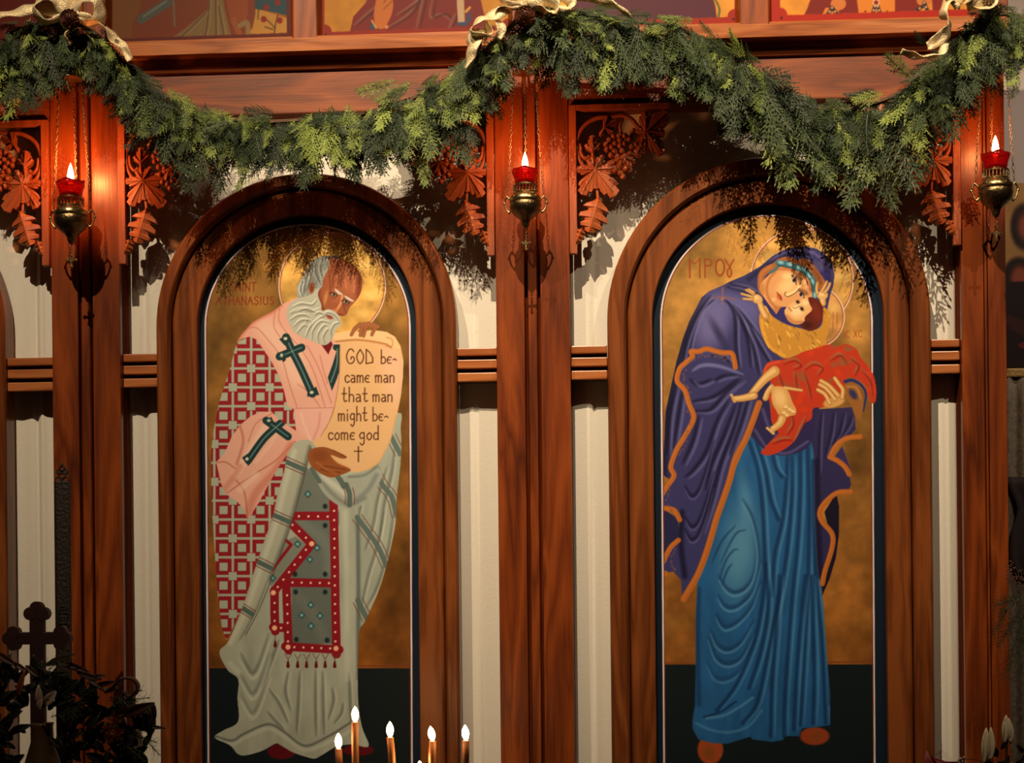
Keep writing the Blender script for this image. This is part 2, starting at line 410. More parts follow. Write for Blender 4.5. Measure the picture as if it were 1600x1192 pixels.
def halo(c, cx, cy, r, m, col=(214, 160, 78), out=(232, 190, 165)):
    c.clip = m
    c.ell(cx, cy, r, r, col, .95, soft=.6, metal=.6)
    n = noise2(c.h, c.w, 16*c.S, c.rng, 3)
    mm = np.clip(r-np.hypot(c.X-cx, c.Y-cy), 0, 1)*m
    c.a = c.a*(1+(mm*(n-.5)*.5)[..., None])
    for k in range(9):
        a = c.rng.uniform(0, 360); c.ell(cx+r*.75*math.cos(a), cy+r*.75*math.sin(a), 12, 7, (245, 205, 120), .25, soft=5, metal=.6)
    c.stroke(arcpts(cx, cy, r, 0, 360, 90), 2.2, out, .85, smooth=False, soft=.5)
    c.stroke(arcpts(cx, cy, r-1.6, 0, 360, 90), 1.2, (130, 30, 18), .9, smooth=False, soft=.4)
    c.clip = None

def paint_bishop():
    c = Canvas(304, 332, 658, 1204, 2, seed=5)
    m = gold_ground(c, 480.5, 511, 161, 319.5, 324.5, 641.5, 645, 1204, 1044, base=(158, 108, 48))
    halo(c, 519, 447, 83, m)
    RED = (140, 38, 24)
    write(c, 'SAINT', 360, 402, 455, 7, (120, 45, 22), 2, .8)
    write(c, 'ATHANASIUS', 338, 430, 476, 6.5, (120, 45, 22), 2, .8)
    c.clip = m
    # ---- white under-robe
    ROBE = (168, 166, 140); RD = (92, 94, 80); RL = (204, 200, 172)
    robe = [(622, 645), (626, 670), (627, 700), (625, 731), (620, 776), (618, 816), (610, 858), (600, 897), (590, 927), (580, 950), (569, 973), (561, 988),
            (559, 1043), (560, 1100), (566, 1137), (576, 1166), (549, 1163), (525, 1167), (504, 1179), (492, 1185), (477, 1182), (457, 1175), (438, 1164), (430, 1162),
            (407, 1174), (376, 1180), (359, 1164), (335, 1152), (349, 1141), (372, 1127), (371, 1090), (372, 1061), (355, 1046), (343, 1018), (357, 1001),
            (380, 946), (398, 890), (413, 845), (426, 808), (434, 771), (444, 737), (449, 707), (458, 691), (471, 685), (500, 690), (560, 690)]
    c.ell(440, 1174, 22, 12, (96, 14, 22), 1); c.ell(560, 1172, 24, 9, (96, 14, 22), 1)
    rm = c.poly(robe, ROBE)
    c.clip = m*rm
    nz = noise2(c.h, c.w, (60*c.S, 18*c.S), c.rng, 3)
    c.a *= (1+(m*rm*(nz-.5)*.22)[..., None])
    c.poly([(559, 800), (575, 780), (600, 740), (628, 640), (632, 900), (570, 990), (558, 990)], (150, 152, 130), .5, feather=4)
    F = [[(616, 700), (612, 740), (600, 790), (592, 850)], [(604, 730), (590, 780), (583, 820), (570, 860)], [(575, 740), (566, 775), (560, 810)],
         [(600, 800), (590, 850), (575, 900), (564, 950)], [(615, 800), (606, 860), (590, 915), (572, 950)],
         [(468, 1049), (466, 1100), (463, 1145)], [(493, 1046), (493, 1100), (494, 1150)], [(504, 1049), (505, 1100), (506, 1146)],
         [(519, 1074), (521, 1095), (513, 1124)], [(536, 1098), (533, 1115), (522, 1130)], [(420, 1076), (437, 1100), (450, 1130)],
         [(418, 1112), (430, 1125), (444, 1140)], [(450, 1050), (446, 1080), (454, 1110)], [(436, 1000), (425, 1030), (408, 1075)],
         [(545, 1050), (547, 1090), (548, 1130)]]
    c.folds(F, RD, RL, 4, .6)
    c.stroke([(559, 810), (560, 900), (560, 1000), (560, 1060)], 6, (84, 92, 84), .8, soft=3)
    c.stroke([(540, 800), (541, 900), (542, 1000), (543, 1060)], 9, RL, .45, soft=4)
    # sagging folds left
    for y, k in ((1034, 1), (1066, .8), (1096, .6)):
        c.stroke([(374, y-4), (384, y+12), (394, y+26), (405, y+14), (424, y-38)], 5, RL, .65, soft=2.5, taper=True)
        c.stroke([(376, y-14), (385, y+4), (394, y+17), (404, y+4), (420, y-44)], 6, RD, .55*k, soft=3, taper=True)
    c.stroke([(346, 1020), (358, 1035), (372, 1050)], 8, RL, .5, soft=4)
    c.stroke([(352, 1030), (364, 1010), (372, 990)], 6, RD, .5, soft=3)
    # hem
    c.stroke([(335, 1150), (362, 1157), (380, 1147), (411, 1133), (427, 1133), (446, 1145), (476, 1165), (510, 1152), (549, 1128)], 3.5, RD, .8, soft=1.5)
    c.stroke([(340, 1156), (362, 1163), (382, 1153), (411, 1140), (427, 1140), (446, 1152), (476, 1172), (512, 1160), (552, 1140)], 6, RL, .5, soft=2.5)
    for st in ([(611, 682), (625, 709)], [(586, 735), (598, 758), (612, 776), (620, 806)], [(558, 808), (574, 830), (590, 853), (604, 884)], [(559, 938), (566, 952), (573, 966)]):
        st = np.array(st, float)
        c.stroke(st, 8, (92, 104, 92), .95, soft=.8)
        for dx in (-7, 7):
            c.stroke(st+np.array([dx, -dx*.55]), 1.6, (120, 78, 62), .9, soft=.5)
    c.clip = m
    # grey stole panel
    PG = (112, 114, 98)
    c.poly([(476, 726), (497, 750), (522, 783), (530, 800), (530, 820), (458, 815), (462, 790), (470, 750)], PG, smooth=False, feather=.6)
    c.poly([(459, 812), (519, 812), (519, 906), (452, 906), (486, 850)], (104, 108, 94), smooth=False)
    c.poly([(445, 845), (462, 838), (478, 850), (440, 900), (424, 916), (416, 905)], (128, 128, 108), smooth=False)
    c.poly([(455, 915), (519, 915), (519, 1006), (457, 1006)], (100, 104, 90), smooth=False)
    c.stroke([(470, 815), (510, 850), (515, 890)], 16, (140, 140, 120), .35, soft=7)
    c.stroke([(465, 930), (490, 960), (505, 995)], 16, (135, 130, 112), .3, soft=7)
    RB = (142, 22, 30)
    bands = [[(521, 784), (523, 870), (524, 940), (526, 1022)], [(454, 806), (517, 806)], [(455, 818), (487, 850), (428, 924)], [(450, 910), (518, 911)],
             [(447, 908), (449, 960), (451, 1016)], [(429, 922), (429, 955), (430, 986)], [(427, 980), (448, 981)], [(446, 1010), (530, 1015)]]
    for b in bands: c.stroke(b, 13.5, RB, 1, soft=.6, smooth=False)
    c.stroke([(442, 840), (455, 851), (423, 893)], 5, RB, 1, smooth=False)
    PE = (240, 205, 170)
    def dots(a, b, n, r=1.7):
        for i in range(n):
            t = i/(n-1) if n > 1 else 0
            c.ell(a[0]+(b[0]-a[0])*t, a[1]+(b[1]-a[1])*t, r, r, PE, 1, soft=.6)
    dots((522, 798), (524, 1002), 15); dots((467, 806.5), (512, 807), 4); dots((457, 820), (478, 840), 3); dots((478, 859), (434, 917), 6)
    dots((457, 910), (514, 911), 5); dots((448.5, 930), (450, 1002), 6); dots((429, 942), (429, 970), 3); dots((439, 981), (440, 981), 1); dots((460, 1011), (516, 1013), 5)
    for x, y in ((487, 849.5), (427, 926), (429, 981), (450, 1011), (525, 1013)): c.ell(x, y, 4, 4, (244, 180, 130), 1, soft=.8)
    for x, y in ((485.7, 945), (471.4, 961), (500, 962), (486, 978), (465, 850), (426, 903), (484, 874), (495.5, 856), (481, 772)):
        c.poly([(x, y-6.5), (x+6, y), (x, y+6.5), (x-6, y)], (52, 84, 78), 1, smooth=False, feather=.5)
        c.ell(x, y, 2.4, 2.4, (130, 175, 168), 1, soft=1)
    for x, y in ((508, 791), (508, 821), (508, 897), (462, 925), (508, 925), (463, 999), (511, 1000), (461, 897)):
        c.ell(x, y, 3.6, 4, (22, 34, 34), .9, soft=1.4)
    for x in (450, 465, 479, 494, 508, 523):
        c.stroke([(x-5, 1022), (x, 1030), (x, 1036)], 1.2, (110, 70, 55), .9); c.stroke([(x+5, 1022), (x, 1030)], 1.2, (110, 70, 55), .9)
        c.stroke([(x, 1034), (x, 1041)], 3, (100, 20, 18), 1, w1=5.5)
    c.stroke([(430, 990), (430, 1002)], 1.2, (110, 70, 55), .9); c.stroke([(430, 1002), (430, 1009)], 3, (100, 20, 18), 1, w1=5.5)
    # right forearm sleeve
    c.poly([(478, 705), (500, 742), (530, 745), (560, 738), (580, 732), (598, 735), (590, 760), (572, 785), (552, 793), (530, 790), (510, 775), (495, 752)], (160, 160, 138), feather=.5)
    c.stroke([(500, 748), (520, 772), (545, 788), (570, 778)], 6, RD, .45, soft=3); c.stroke([(505, 745), (525, 760), (540, 772)], 9, RL, .7, soft=4)
    c.stroke([(556, 782), (575, 765), (588, 742)], 7, (120, 122, 112), .7, soft=3)
    c.stroke([(545, 745), (570, 742), (590, 728)], 4, RD, .5, soft=2)
    for q in ([(541, 757), (546, 772), (546, 789)], [(528, 745), (533, 752), (537, 760)]): c.stroke(q, 8, (84, 96, 84), .95, soft=.8)
    for q in ([(537, 762), (540, 775), (539, 788)], [(551, 762), (554, 775), (553, 788)]): c.stroke(q, 1.5, (125, 60, 50), .9)
    c.stroke([(487, 733), (493, 742), (499, 752)], 7, (84, 96, 84), .9)
    # ---- red phelonion with squares
    phel = [(372, 534), (388, 526), (400, 528), (411, 545), (423, 563), (435, 585), (444, 611), (449, 634), (462, 640), (463, 690), (449, 707), (444, 737), (434, 771), (426, 808),
            (413, 845), (398, 890), (380, 946), (365, 979), (354, 1000), (347, 983), (340, 928), (336, 872), (332, 808), (330, 754), (330, 704), (334, 670), (342, 630), (350, 605), (361, 570), (367, 545)]
    pm = c.poly(phel, (146, 28, 34), smooth=False)
    c.clip = m*pm
    sq = (168, 168, 140)
    for u in range(-6, 8):
        for v in range(-4, 30):
            x, y = 392.5+14.4*u, 575.6+14.75*v
            if x > 470 or x < 322 or y > 1010: continue
            if (u % 2 and v % 2) or (u % 2 == 0 and v % 2 == 0 and ((u+v)//2) % 2 == 0):
                h_ = 6.4
                c.poly([(x-h_, y-h_), (x+h_, y-h_), (x+h_, y+h_), (x-h_, y+h_)], sq, 1, smooth=False)
            elif u % 2 == 0 and v % 2 == 0:
                c.stroke([(x, y-21), (x, y+21)], 3.8, sq, 1, smooth=False, soft=.5); c.stroke([(x-21, y), (x+21, y)], 3.8, sq, 1, smooth=False, soft=.5)
    c.clip = m
    # diagonal roll of the robe edge
    band = [(458, 690), (470, 685), (486, 695), (482, 712), (476, 740), (467, 775), (455, 815), (440, 860), (424, 895), (405, 945), (385, 985), (372, 1005), (360, 1030), (350, 1035), (343, 1018), (357, 1001),
            (380, 946), (398, 890), (413, 845), (426, 808), (434, 771), (444, 737), (449, 707)]
    bm = c.poly(band, (170, 166, 138))
    c.clip = m*bm
    c.stroke([(486, 700), (474, 750), (458, 810), (440, 862), (408, 945), (380, 1000)], 9, (84, 82, 68), .8, soft=5)
    c.stroke([(460, 705), (446, 755), (432, 815), (408, 885), (388, 945), (360, 1005)], 8, (206, 200, 170), .6, soft=4)
    for a, b in (((444, 720), (478, 735)), ((424, 803), (458, 818)), ((400, 876), (434, 893)), ((376, 948), (404, 966))):
        a = np.array(a, float); b = np.array(b, float)
        c.stroke([a, b], 8, (84, 98, 86), 1, soft=.7, smooth=False)
        for d in (-8, 8): c.stroke([a+(0, d), b+(0, d)], 1.5, (110, 60, 48), .9, smooth=False)
    c.clip = m
    c.stroke([(486, 700), (474, 750), (458, 810), (440, 862), (408, 945), (384, 992)], 1.6, (70, 66, 54), .7)
    # ---- pink omophorion
    PK = (222, 160, 132); PD = (176, 96, 74); PL = (236, 190, 156)
    c.poly([(500, 525), (514, 556), (530, 540), (530, 520)], (116, 16, 20), smooth=False)
    pink = [(370, 535), (377, 523), (394, 504), (411, 494), (426, 487), (440, 476), (453, 470), (470, 462), (500, 500), (524, 528), (531, 537), (530, 585), (527, 609), (523, 633), (514, 659), (501, 681), (490, 691), (479, 686), (463, 676),
            (459, 639), (449, 634), (444, 611), (435, 585), (423, 563), (411, 545), (400, 530), (390, 526), (378, 529)]
    km = c.poly(pink, PK, smooth=False, feather=.4)
    c.clip = m*km
    c.poly([(420, 500), (470, 540), (480, 600), (455, 600), (425, 550), (400, 515)], PL, .55, feather=6)
    c.poly([(463, 640), (522, 637), (505, 680), (486, 688), (464, 672)], (226, 166, 142), .8, feather=2)
    for q in ([(382, 515), (400, 512), (418, 530), (440, 560), (452, 600), (464, 636)], [(430, 486), (428, 510), (440, 530)], [(437, 482), (436, 500), (448, 520), (470, 545), (490, 580), (508, 636)],
              [(480, 540), (498, 575), (518, 630)], [(465, 600), (485, 615), (500, 636)], [(500, 556), (506, 580), (512, 600)]):
        c.stroke(q, 1.6, PD, .6, soft=1)
    c.stroke([(370, 533), (394, 505), (425, 488), (440, 477)], 5, (205, 110, 86), .7, soft=2)
    c.stroke([(461, 638), (522, 637)], 1.4, (190, 120, 96), .9, smooth=False)
    c.stroke([(470, 645), (476, 665), (486, 688)], 3, PL, .6, soft=2); c.stroke([(500, 645), (498, 665), (490, 685)], 3, PD, .35, soft=2)
    c.clip = m
    c.poly([(498, 533), (513, 554), (520, 538), (516, 530)], (110, 16, 20), smooth=False)
    # pink end over sleeve
    end = [(338, 722), (352, 706), (362, 682), (375, 664), (392, 650), (409, 643), (424, 643), (436, 655), (461, 672), (482, 687), (471, 687), (459, 692), (451, 706), (437, 727), (421, 754), (404, 786), (387, 812), (382, 797), (370, 783), (352, 771), (345, 754)]
    em = c.poly(end, PK, smooth=False, feather=.4)
    c.clip = m*em
    for q, w_, co, al in (([(420, 660), (400, 690), (382, 720), (368, 740)], 12, PL, .6), ([(375, 665), (380, 690), (370, 725)], 4, PD, .6), ([(338, 723), (352, 722), (368, 732)], 2, PD, .8),
                      ([(461, 690), (430, 720), (395, 742), (355, 770)], 2, PD, .8), ([(455, 695), (430, 735), (400, 770), (388, 800)], 12, (196, 112, 86), .65), ([(369, 750), (382, 770), (387, 810)], 2.5, PD, .7),
                      ([(375, 728), (365, 745), (350, 765)], 9, (200, 120, 92), .6), ([(400, 742), (375, 765)], 10, PL, .6), ([(425, 646), (400, 662), (388, 690)], 2, PD, .5), ([(440, 662), (425, 690), (400, 722)], 6, PL, .4)):
        c.stroke(q, w_, co, al, soft=max(.7, w_*.35))
    c.clip = m
    GR = (24, 52, 50); GL = (120, 140, 130)
    def xcross(stem, w, bars):
        c.stroke(stem, w, GR, 1, soft=.6)
        for b in bars: c.stroke(b, w, GR, 1, soft=.6, smooth=False)
        c.stroke(stem, 2, GL, .8, soft=.6)
        for b in bars: c.stroke(b, 2, GL, .7, soft=.6, smooth=False)
    c.clip = m*km
    xcross([(447, 527), (456, 547), (470, 575), (488, 615)], 12.5, [[(437, 557), (471, 543)]])
    c.poly([(436, 530), (450, 522), (455, 532), (445, 540)], GR, smooth=False); c.ell(446, 529, 3, 2.4, (230, 215, 180), .9, soft=1)
    c.poly([(433, 551), (443, 549), (447, 562), (443, 566)], GR, smooth=False); c.ell(440, 555, 2.5, 3, (230, 215, 180), .8, soft=1)
    c.poly([(480, 612), (494, 604), (499, 617), (480, 620)], GR, smooth=False); c.ell(487, 613, 3, 2.4, (230, 215, 180), .9, soft=1)
    c.poly([(521, 538), (532, 538), (532, 575), (526, 593), (518.5, 611), (512, 590), (520, 568), (525.6, 549), (520, 545)], GR, smooth=False)
    c.stroke([(527, 545), (526, 570), (517, 597)], 2, GL, .8)
    c.clip = m*em
    xcross([(440, 660), (426, 672), (410, 688), (388, 719)], 12, [[(416, 657), (450, 682)]])
    c.poly([(412, 658), (424, 651), (428, 660), (418, 664)], GR, smooth=False); c.ell(420, 657, 3, 2.2, (230, 215, 180), .8, soft=1)
    c.poly([(378, 715), (388, 708), (393, 722), (388, 728)], GR, smooth=False); c.ell(386, 717, 2.6, 2.6, (230, 215, 180), .9, soft=1)
    c.clip = m
    # ---- scroll
    SC = (222, 170, 112)
    scroll = [(520, 521), (540, 517), (562, 518), (583, 515.6), (604, 518.5), (617, 526), (626, 541), (630.5, 564), (629.5, 590), (626.5, 618), (619, 655), (610, 690), (593, 722), (578, 733), (558, 738.5), (545, 735), (530, 720), (500, 705), (488, 692),
              (501, 681), (514, 659), (523, 633), (527, 609), (530, 585), (531, 537), (522, 533)]
    sm = c.poly(scroll, SC, smooth=False, feather=.3)
    c.clip = m*sm
    c.poly([(600, 540), (630, 560), (625, 640), (600, 600)], (232, 178, 142), .6, feather=8)
    c.poly([(520, 517), (560, 513), (600, 512), (618, 525), (625, 545), (600, 537), (560, 531), (520, 533)], (232, 184, 124), .9)
    c.stroke([(521, 534), (560, 531), (600, 537), (611, 543)], 3, (168, 104, 54), .8, soft=1.2)
    c.stroke([(604, 527), (612, 530), (613, 540), (603, 541)], 1.5, (180, 112, 60), .8, soft=.8)
    c.stroke([(531, 540), (530, 585), (523, 633), (514, 659), (501, 681)], 1.6, (150, 90, 48), .8)
    c.stroke([(620, 650), (610, 690), (593, 722), (575, 735)], 4, (200, 140, 84), .6, soft=2)
    c.clip = m
    TX = (78, 38, 16)
    write(c, 'GOD', 541.5, 586, 568, 11.6, TX, 2.0); write(c, 'be-', 595, 622, 568, 10.6, TX, 1.9)
    write(c, 'came', 539, 579, 597.5, 11, TX, 2.0); write(c, 'man', 586, 618, 597.5, 11, TX, 2.0)
    write(c, 'that', 534, 577, 627.5, 11.3, TX, 2.0); write(c, 'man', 582, 615, 627.5, 10.8, TX, 2.0)
    write(c, 'might', 528, 576, 657.5, 11.2, TX, 2.0); write(c, 'be-', 582, 609, 657.5, 10.8, TX, 1.9)
    write(c, 'come', 513, 556, 687, 11, TX, 2.0); write(c, 'god', 561, 594, 687, 11, TX, 2.0)
    c.stroke([(560, 698), (560, 721)], 2.2, TX, .9, smooth=False); c.stroke([(553.5, 705), (566, 705)], 1.8, TX, .9, smooth=False)
    # fingers over the roll
    SK = (158, 92, 52)
    for a, b in (((563, 507), (549, 523)), ((569, 507), (563, 524)), ((576, 506), (568, 525)), ((591, 510), (581, 523))):
        c.stroke([a, ((a[0]+b[0])/2-1, (a[1]+b[1])/2-2), b], 7, (96, 52, 28), .9, soft=1, w1=5); c.stroke([a, ((a[0]+b[0])/2-1, (a[1]+b[1])/2-2), b], 5.4, SK, 1, soft=.8, w1=3.8)
    c.poly([(561, 508), (570, 503), (582, 504), (593, 509), (588, 513), (576, 510), (566, 511)], SK, .95, feather=.5)
    # hand under the scroll
    HB = (146, 78, 36)
    c.poly([(483, 704), (495, 699), (510, 699), (525, 705), (540, 712), (541, 716), (532, 716), (517, 711), (528, 722), (545, 731), (547, 736), (530, 743), (516, 746), (498, 738), (486, 728), (481, 715)], HB, feather=.4)
    c.ell(500, 712, 12, 9, (118, 56, 24), .5, soft=5)
    c.stroke([(518, 712), (530, 722), (548, 730)], 5, (224, 166, 106), .9, soft=1.5, taper=True)
    for q in ([(505, 728), (520, 730), (540, 734)], [(500, 733), (515, 737), (532, 738)], [(520, 703), (532, 709), (540, 714)]): c.stroke(q, 1.6, (88, 42, 18), .7)
    c.stroke([(495, 722), (510, 733), (525, 740)], 3, (176, 104, 56), .6, soft=1.5)
    # ---- head
    SKN = (152, 80, 46)
    hm = c.poly([(508, 403), (525, 401), (544, 409), (556, 417), (564, 430), (566, 442), (564, 456), (557, 469), (547, 480), (541, 492), (534, 494), (522, 490), (505, 486), (498, 470), (495, 457), (503, 440), (500, 420)], SKN, feather=.4)
    c.clip = m*hm
    c.ell(546, 438, 14, 24, (180, 102, 66), .6, soft=9, rot=-.2); c.ell(525, 462, 8, 10, (176, 100, 62), .6, soft=4)
    c.ell(562, 450, 6, 26, (112, 48, 26), .7, soft=4); c.stroke([(500, 440), (497, 462), (504, 484)], 7, (104, 48, 24), .7, soft=3)
    for q in ([(548, 418), (549, 430), (548, 443)], [(536, 424), (533, 438), (532, 448)], [(523, 418), (520, 434), (520, 448)], [(514, 425), (516, 445), (517, 456)]): c.stroke(q, 2, (100, 48, 26), .6, soft=1)
    for q in ([(541, 425), (540, 440), (541, 450)], [(528, 428), (526, 440), (525, 447)], [(553, 430), (554, 445), (552, 456)]): c.stroke(q, 3, (200, 128, 88), .5, soft=1.8)
    c.ell(509, 465, 2.6, 10, (206, 142, 82), .7, soft=2, rot=.2)
    c.stroke([(535, 462), (533, 472), (529, 480), (524, 487)], 3.6, (214, 146, 90), .9, soft=1.2)
    c.stroke([(537, 466), (537, 478), (541, 490)], 2, (110, 54, 28), .7, soft=1)
    c.ell(524, 485, 4, 3, (186, 106, 62), .8, soft=1.5); c.stroke([(528, 491), (536, 492)], 1.4, (80, 34, 18), .8)
    for x, y in ((521, 460.5), (540, 472)):
        c.ell(x, y, 6, 3.6, (92, 50, 28), .9, soft=1.5, rot=.4); c.ell(x, y, 3.4, 2, (196, 178, 150), .9, soft=.8, rot=.4); c.ell(x+.4, y, 1.7, 1.9, (20, 12, 10), 1, soft=.5)
        c.stroke([(x-6, y-2), (x, y-3.2), (x+6, y+1.6)], 1.3, (34, 18, 12), .9); c.stroke([(x-4, y+5), (x, y+6.5), (x+4, y+6)], 1.3, (104, 54, 30), .7)
    c.stroke([(523, 451), (529, 457), (535, 460)], 3.4, (208, 200, 178), .95, soft=.8, taper=True); c.stroke([(538, 462), (545, 467), (553, 471)], 3.4, (208, 200, 178), .95, soft=.8, taper=True)
    c.clip = m
    HR = (150, 148, 132)
    c.poly([(497, 402), (512, 400), (514, 416), (505, 436), (503, 448), (494, 456), (487, 463), (476, 464), (466, 466), (464, 450), (470, 437), (478, 424), (484, 412), (490, 405)], HR, feather=.4)
    c.stroke([(510, 402), (522, 401), (532, 404)], 4, (90, 82, 68), .8, soft=1.5)
    for q in ([(492, 407), (490, 425), (497, 442)], [(501, 404), (498, 420), (501, 436)], [(481, 420), (475, 437), (472, 458)], [(487, 416), (482, 435), (478, 450)], [(470, 440), (467, 452), (470, 463)]):
        c.stroke(q, 2.6, (206, 202, 182), .7, soft=1.2, taper=True); c.stroke(np.array(q)+(3, 0), 1.8, (84, 86, 76), .6, soft=.9, taper=True)
    c.ell(487, 450, 4.5, 9, (158, 84, 50), 1, soft=1.2, rot=.15); c.ell(487.5, 450, 2, 5, (104, 50, 28), .7, soft=1.5, rot=.15)
    c.stroke([(497, 452), (492, 462), (488, 475)], 4, (176, 172, 152), .9, soft=1)
    BD = (178, 172, 146)
    beard = [(449, 482), (455, 473), (464, 467), (474, 464), (487, 460), (494, 452), (498, 451), (497, 462), (502, 476), (503, 486), (512, 483), (522, 486), (531, 496), (533, 506), (525, 516), (519, 530), (509, 539), (497, 537), (487, 532), (473, 527), (460, 519), (452, 506), (448, 493)]
    gm = c.poly(beard, BD, feather=.4)
    c.clip = m*gm
    rr = c.rng
    curls = [[(456, 478), (470, 472), (486, 474), (494, 466)], [(452, 488), (468, 480), (486, 484), (500, 480)], [(452, 498), (466, 490), (480, 492), (476, 505)], [(458, 508), (470, 498), (484, 500), (480, 515)],
             [(463, 518), (474, 506), (482, 510)], [(476, 525), (484, 508), (498, 495), (510, 490)], [(486, 530), (488, 514), (500, 500), (514, 502)], [(497, 535), (496, 520), (506, 506), (516, 512)],
             [(508, 537), (504, 524), (512, 512), (518, 520)], [(516, 528), (516, 514), (522, 504), (530, 502)], [(505, 488), (514, 486), (524, 492), (530, 502)], [(490, 490), (498, 486), (506, 490)], [(460, 486), (478, 480), (492, 486)]]
    for q in curls:
        q = np.array(q, float)
        c.stroke(q, 4.2, (216, 210, 184), .75, soft=1.6, taper=True)
        c.stroke(q+(1.5, 3), 2.2, (112, 104, 84), .75, soft=1, taper=True)
        c.stroke(q+(-1, -2.2), 1.2, (148, 140, 116), .6, soft=.7, taper=True)
    c.clip = m
    c.ell(515, 495.5, 5, 3, (160, 74, 50), 1, soft=.9, rot=.4); c.stroke([(509, 492), (515, 494), (521, 498)], 1.2, (84, 34, 24), .8)
    c.clip = None
    return c

def paint_virgin():
    c = Canvas(1016, 318, 1382, 1206, 2, seed=9)
    m = gold_ground(c, 1197.5, 501, 166, 1031.5, 1036.5, 1363, 1368, 1206, 1038, base=(186, 130, 60))
    halo(c, 1253, 437, 80, m, col=(214, 156, 78)); halo(c, 1270, 495, 49, m, col=(204, 142, 74))
    RT = (142, 52, 22)
    c.stroke([(1077.6, 405), (1077.8, 434)], 2.6, RT, .8, smooth=False); c.stroke([(1078, 406), (1085, 412), (1093, 405)], 1.8, RT, .7); c.stroke([(1093.4, 404), (1093.4, 434)], 2.4, RT, .8, smooth=False)
    c.stroke([(1101.5, 405), (1101.5, 434)], 2.2, RT, .8, smooth=False); c.stroke([(1101, 406), (1108, 405), (1112, 410), (1109, 415), (1103, 415)], 2.2, RT, .8)
    c.ell(1125, 418, 8, 14, RT, .85); c.ell(1125, 418, 5.4, 11, (176, 122, 56), 1, metal=.5)
    c.stroke([(1132.7, 404.5), (1137, 412), (1140.6, 417)], 2.2, RT, .85); c.stroke([(1146.7, 405), (1143, 412), (1140, 418)], 2.2, RT, .85)
    c.ell(1139.7, 426, 4.6, 8, RT, .85); c.ell(1139.7, 426, 2.2, 5.4, (176, 122, 56), 1, metal=.5)
    write(c, 'IC', 1318, 1328, 528, 6, RT, 1.6, .55); write(c, 'XC', 1334, 1348, 527, 6, RT, 1.6, .55)
    c.stroke([(1302, 488), (1301, 520)], 1.4, RT, .5); c.stroke([(1308, 488), (1308, 510)], 1.4, RT, .5)
    c.clip = m
    # feet
    c.ell(1110, 1171, 20, 23, (160, 66, 28), 1, soft=2); c.ell(1273, 1150, 23, 14, (150, 60, 26), 1, soft=2)
    c.ell(1108, 1176, 8, 10, (120, 70, 30), .7, soft=4); c.ell(1276, 1150, 8, 6, (120, 70, 30), .7, soft=3)
    # ---- blue tunic
    BL = (35, 86, 128); BLD = (16, 42, 74); BLL = (104, 158, 184)
    tun = [(1180, 640), (1172, 680), (1144, 744), (1131, 777), (1112, 836), (1099, 880), (1090, 905), (1087, 960), (1087, 1040), (1086, 1100), (1082, 1125), (1082, 1138), (1091, 1155), (1112, 1161), (1136, 1162), (1172, 1151), (1176, 1155), (1206, 1159), (1223, 1156), (1227, 1150), (1248, 1150),
           (1253, 1138), (1274, 1136), (1297, 1133), (1297, 1082), (1292, 1030), (1286, 939), (1277, 882), (1273, 800), (1273, 717), (1271, 650)]
    tm = c.poly(tun, BL, smooth=False, feather=.5)
    c.clip = m*tm
    nz = noise2(c.h, c.w, (40*c.S, 14*c.S), c.rng, 3)
    c.a *= (1+(m*tm*(nz-.5)*.25)[..., None])
    # knee
    c.ell(1156, 860, 26, 66, (96, 148, 166), .75, soft=22, rot=.12); c.ell(1164, 780, 9, 40, (88, 140, 164), .6, soft=8, rot=-.12)
    V = [([(1122, 905), (1134, 924), (1149, 931), (1168, 921), (1180, 897), (1183, 860), (1174, 814), (1160, 786)], 1), ([(1121, 935), (1130, 950), (1143, 955), (1160, 947), (1178, 925), (1190, 880)], .9),
         ([(1118, 965), (1126, 980), (1136, 985), (1155, 975), (1176, 950), (1188, 915)], .85), ([(1110, 990), (1120, 1012), (1137, 1020), (1158, 1008), (1178, 975)], .8), ([(1106, 1000), (1118, 1032), (1138, 1042), (1160, 1030), (1180, 990)], .8),
         ([(1104, 1040), (1116, 1062), (1134, 1066), (1156, 1052), (1175, 1015)], .6)]
    for q, k in V:
        q = np.array(q, float)
        c.stroke(q+(1, -6), 7, BLD, .6*k, soft=3.5, taper=True); c.stroke(q, 4, BLL, .62*k, soft=2, taper=True)
    for q in ([(1126, 880), (1140, 850), (1152, 832), (1166, 828)], [(1124, 905), (1134, 876), (1146, 860), (1154, 858)], [(1128, 915), (1136, 892), (1144, 880)], [(1112, 880), (1128, 845), (1150, 820)]):
        c.stroke(q, 3.4, BLD, .55, soft=1.6, taper=True)
    D = [[(1171, 691), (1184, 735), (1191, 790), (1194, 850), (1195, 900), (1188, 960), (1176, 1010), (1150, 1070), (1120, 1110)], [(1182, 690), (1196, 735), (1204, 780), (1216, 812)],
         [(1230, 715), (1228, 760), (1222, 815), (1210, 870), (1206, 930)], [(1237, 715), (1237, 770), (1232, 839), (1222, 910), (1208, 976), (1196, 1040), (1182, 1100), (1160, 1130)],
         [(1250, 700), (1250, 770), (1246, 851), (1238, 930), (1232, 1007), (1226, 1090), (1225, 1150)], [(1262, 700), (1264, 800), (1262, 914), (1256, 1030), (1250, 1132)], [(1270, 720), (1272, 850), (1276, 920), (1284, 1000), (1288, 1080), (1290, 1130)],
         [(1205, 700), (1212, 730), (1222, 745)], [(1196, 880), (1200, 950), (1188, 1020), (1170, 1075)], [(1258, 900), (1250, 980), (1244, 1060), (1240, 1140)], [(1268, 900), (1270, 980), (1272, 1060), (1270, 1130)],
         [(1218, 900), (1212, 990), (1206, 1070), (1204, 1150)]]
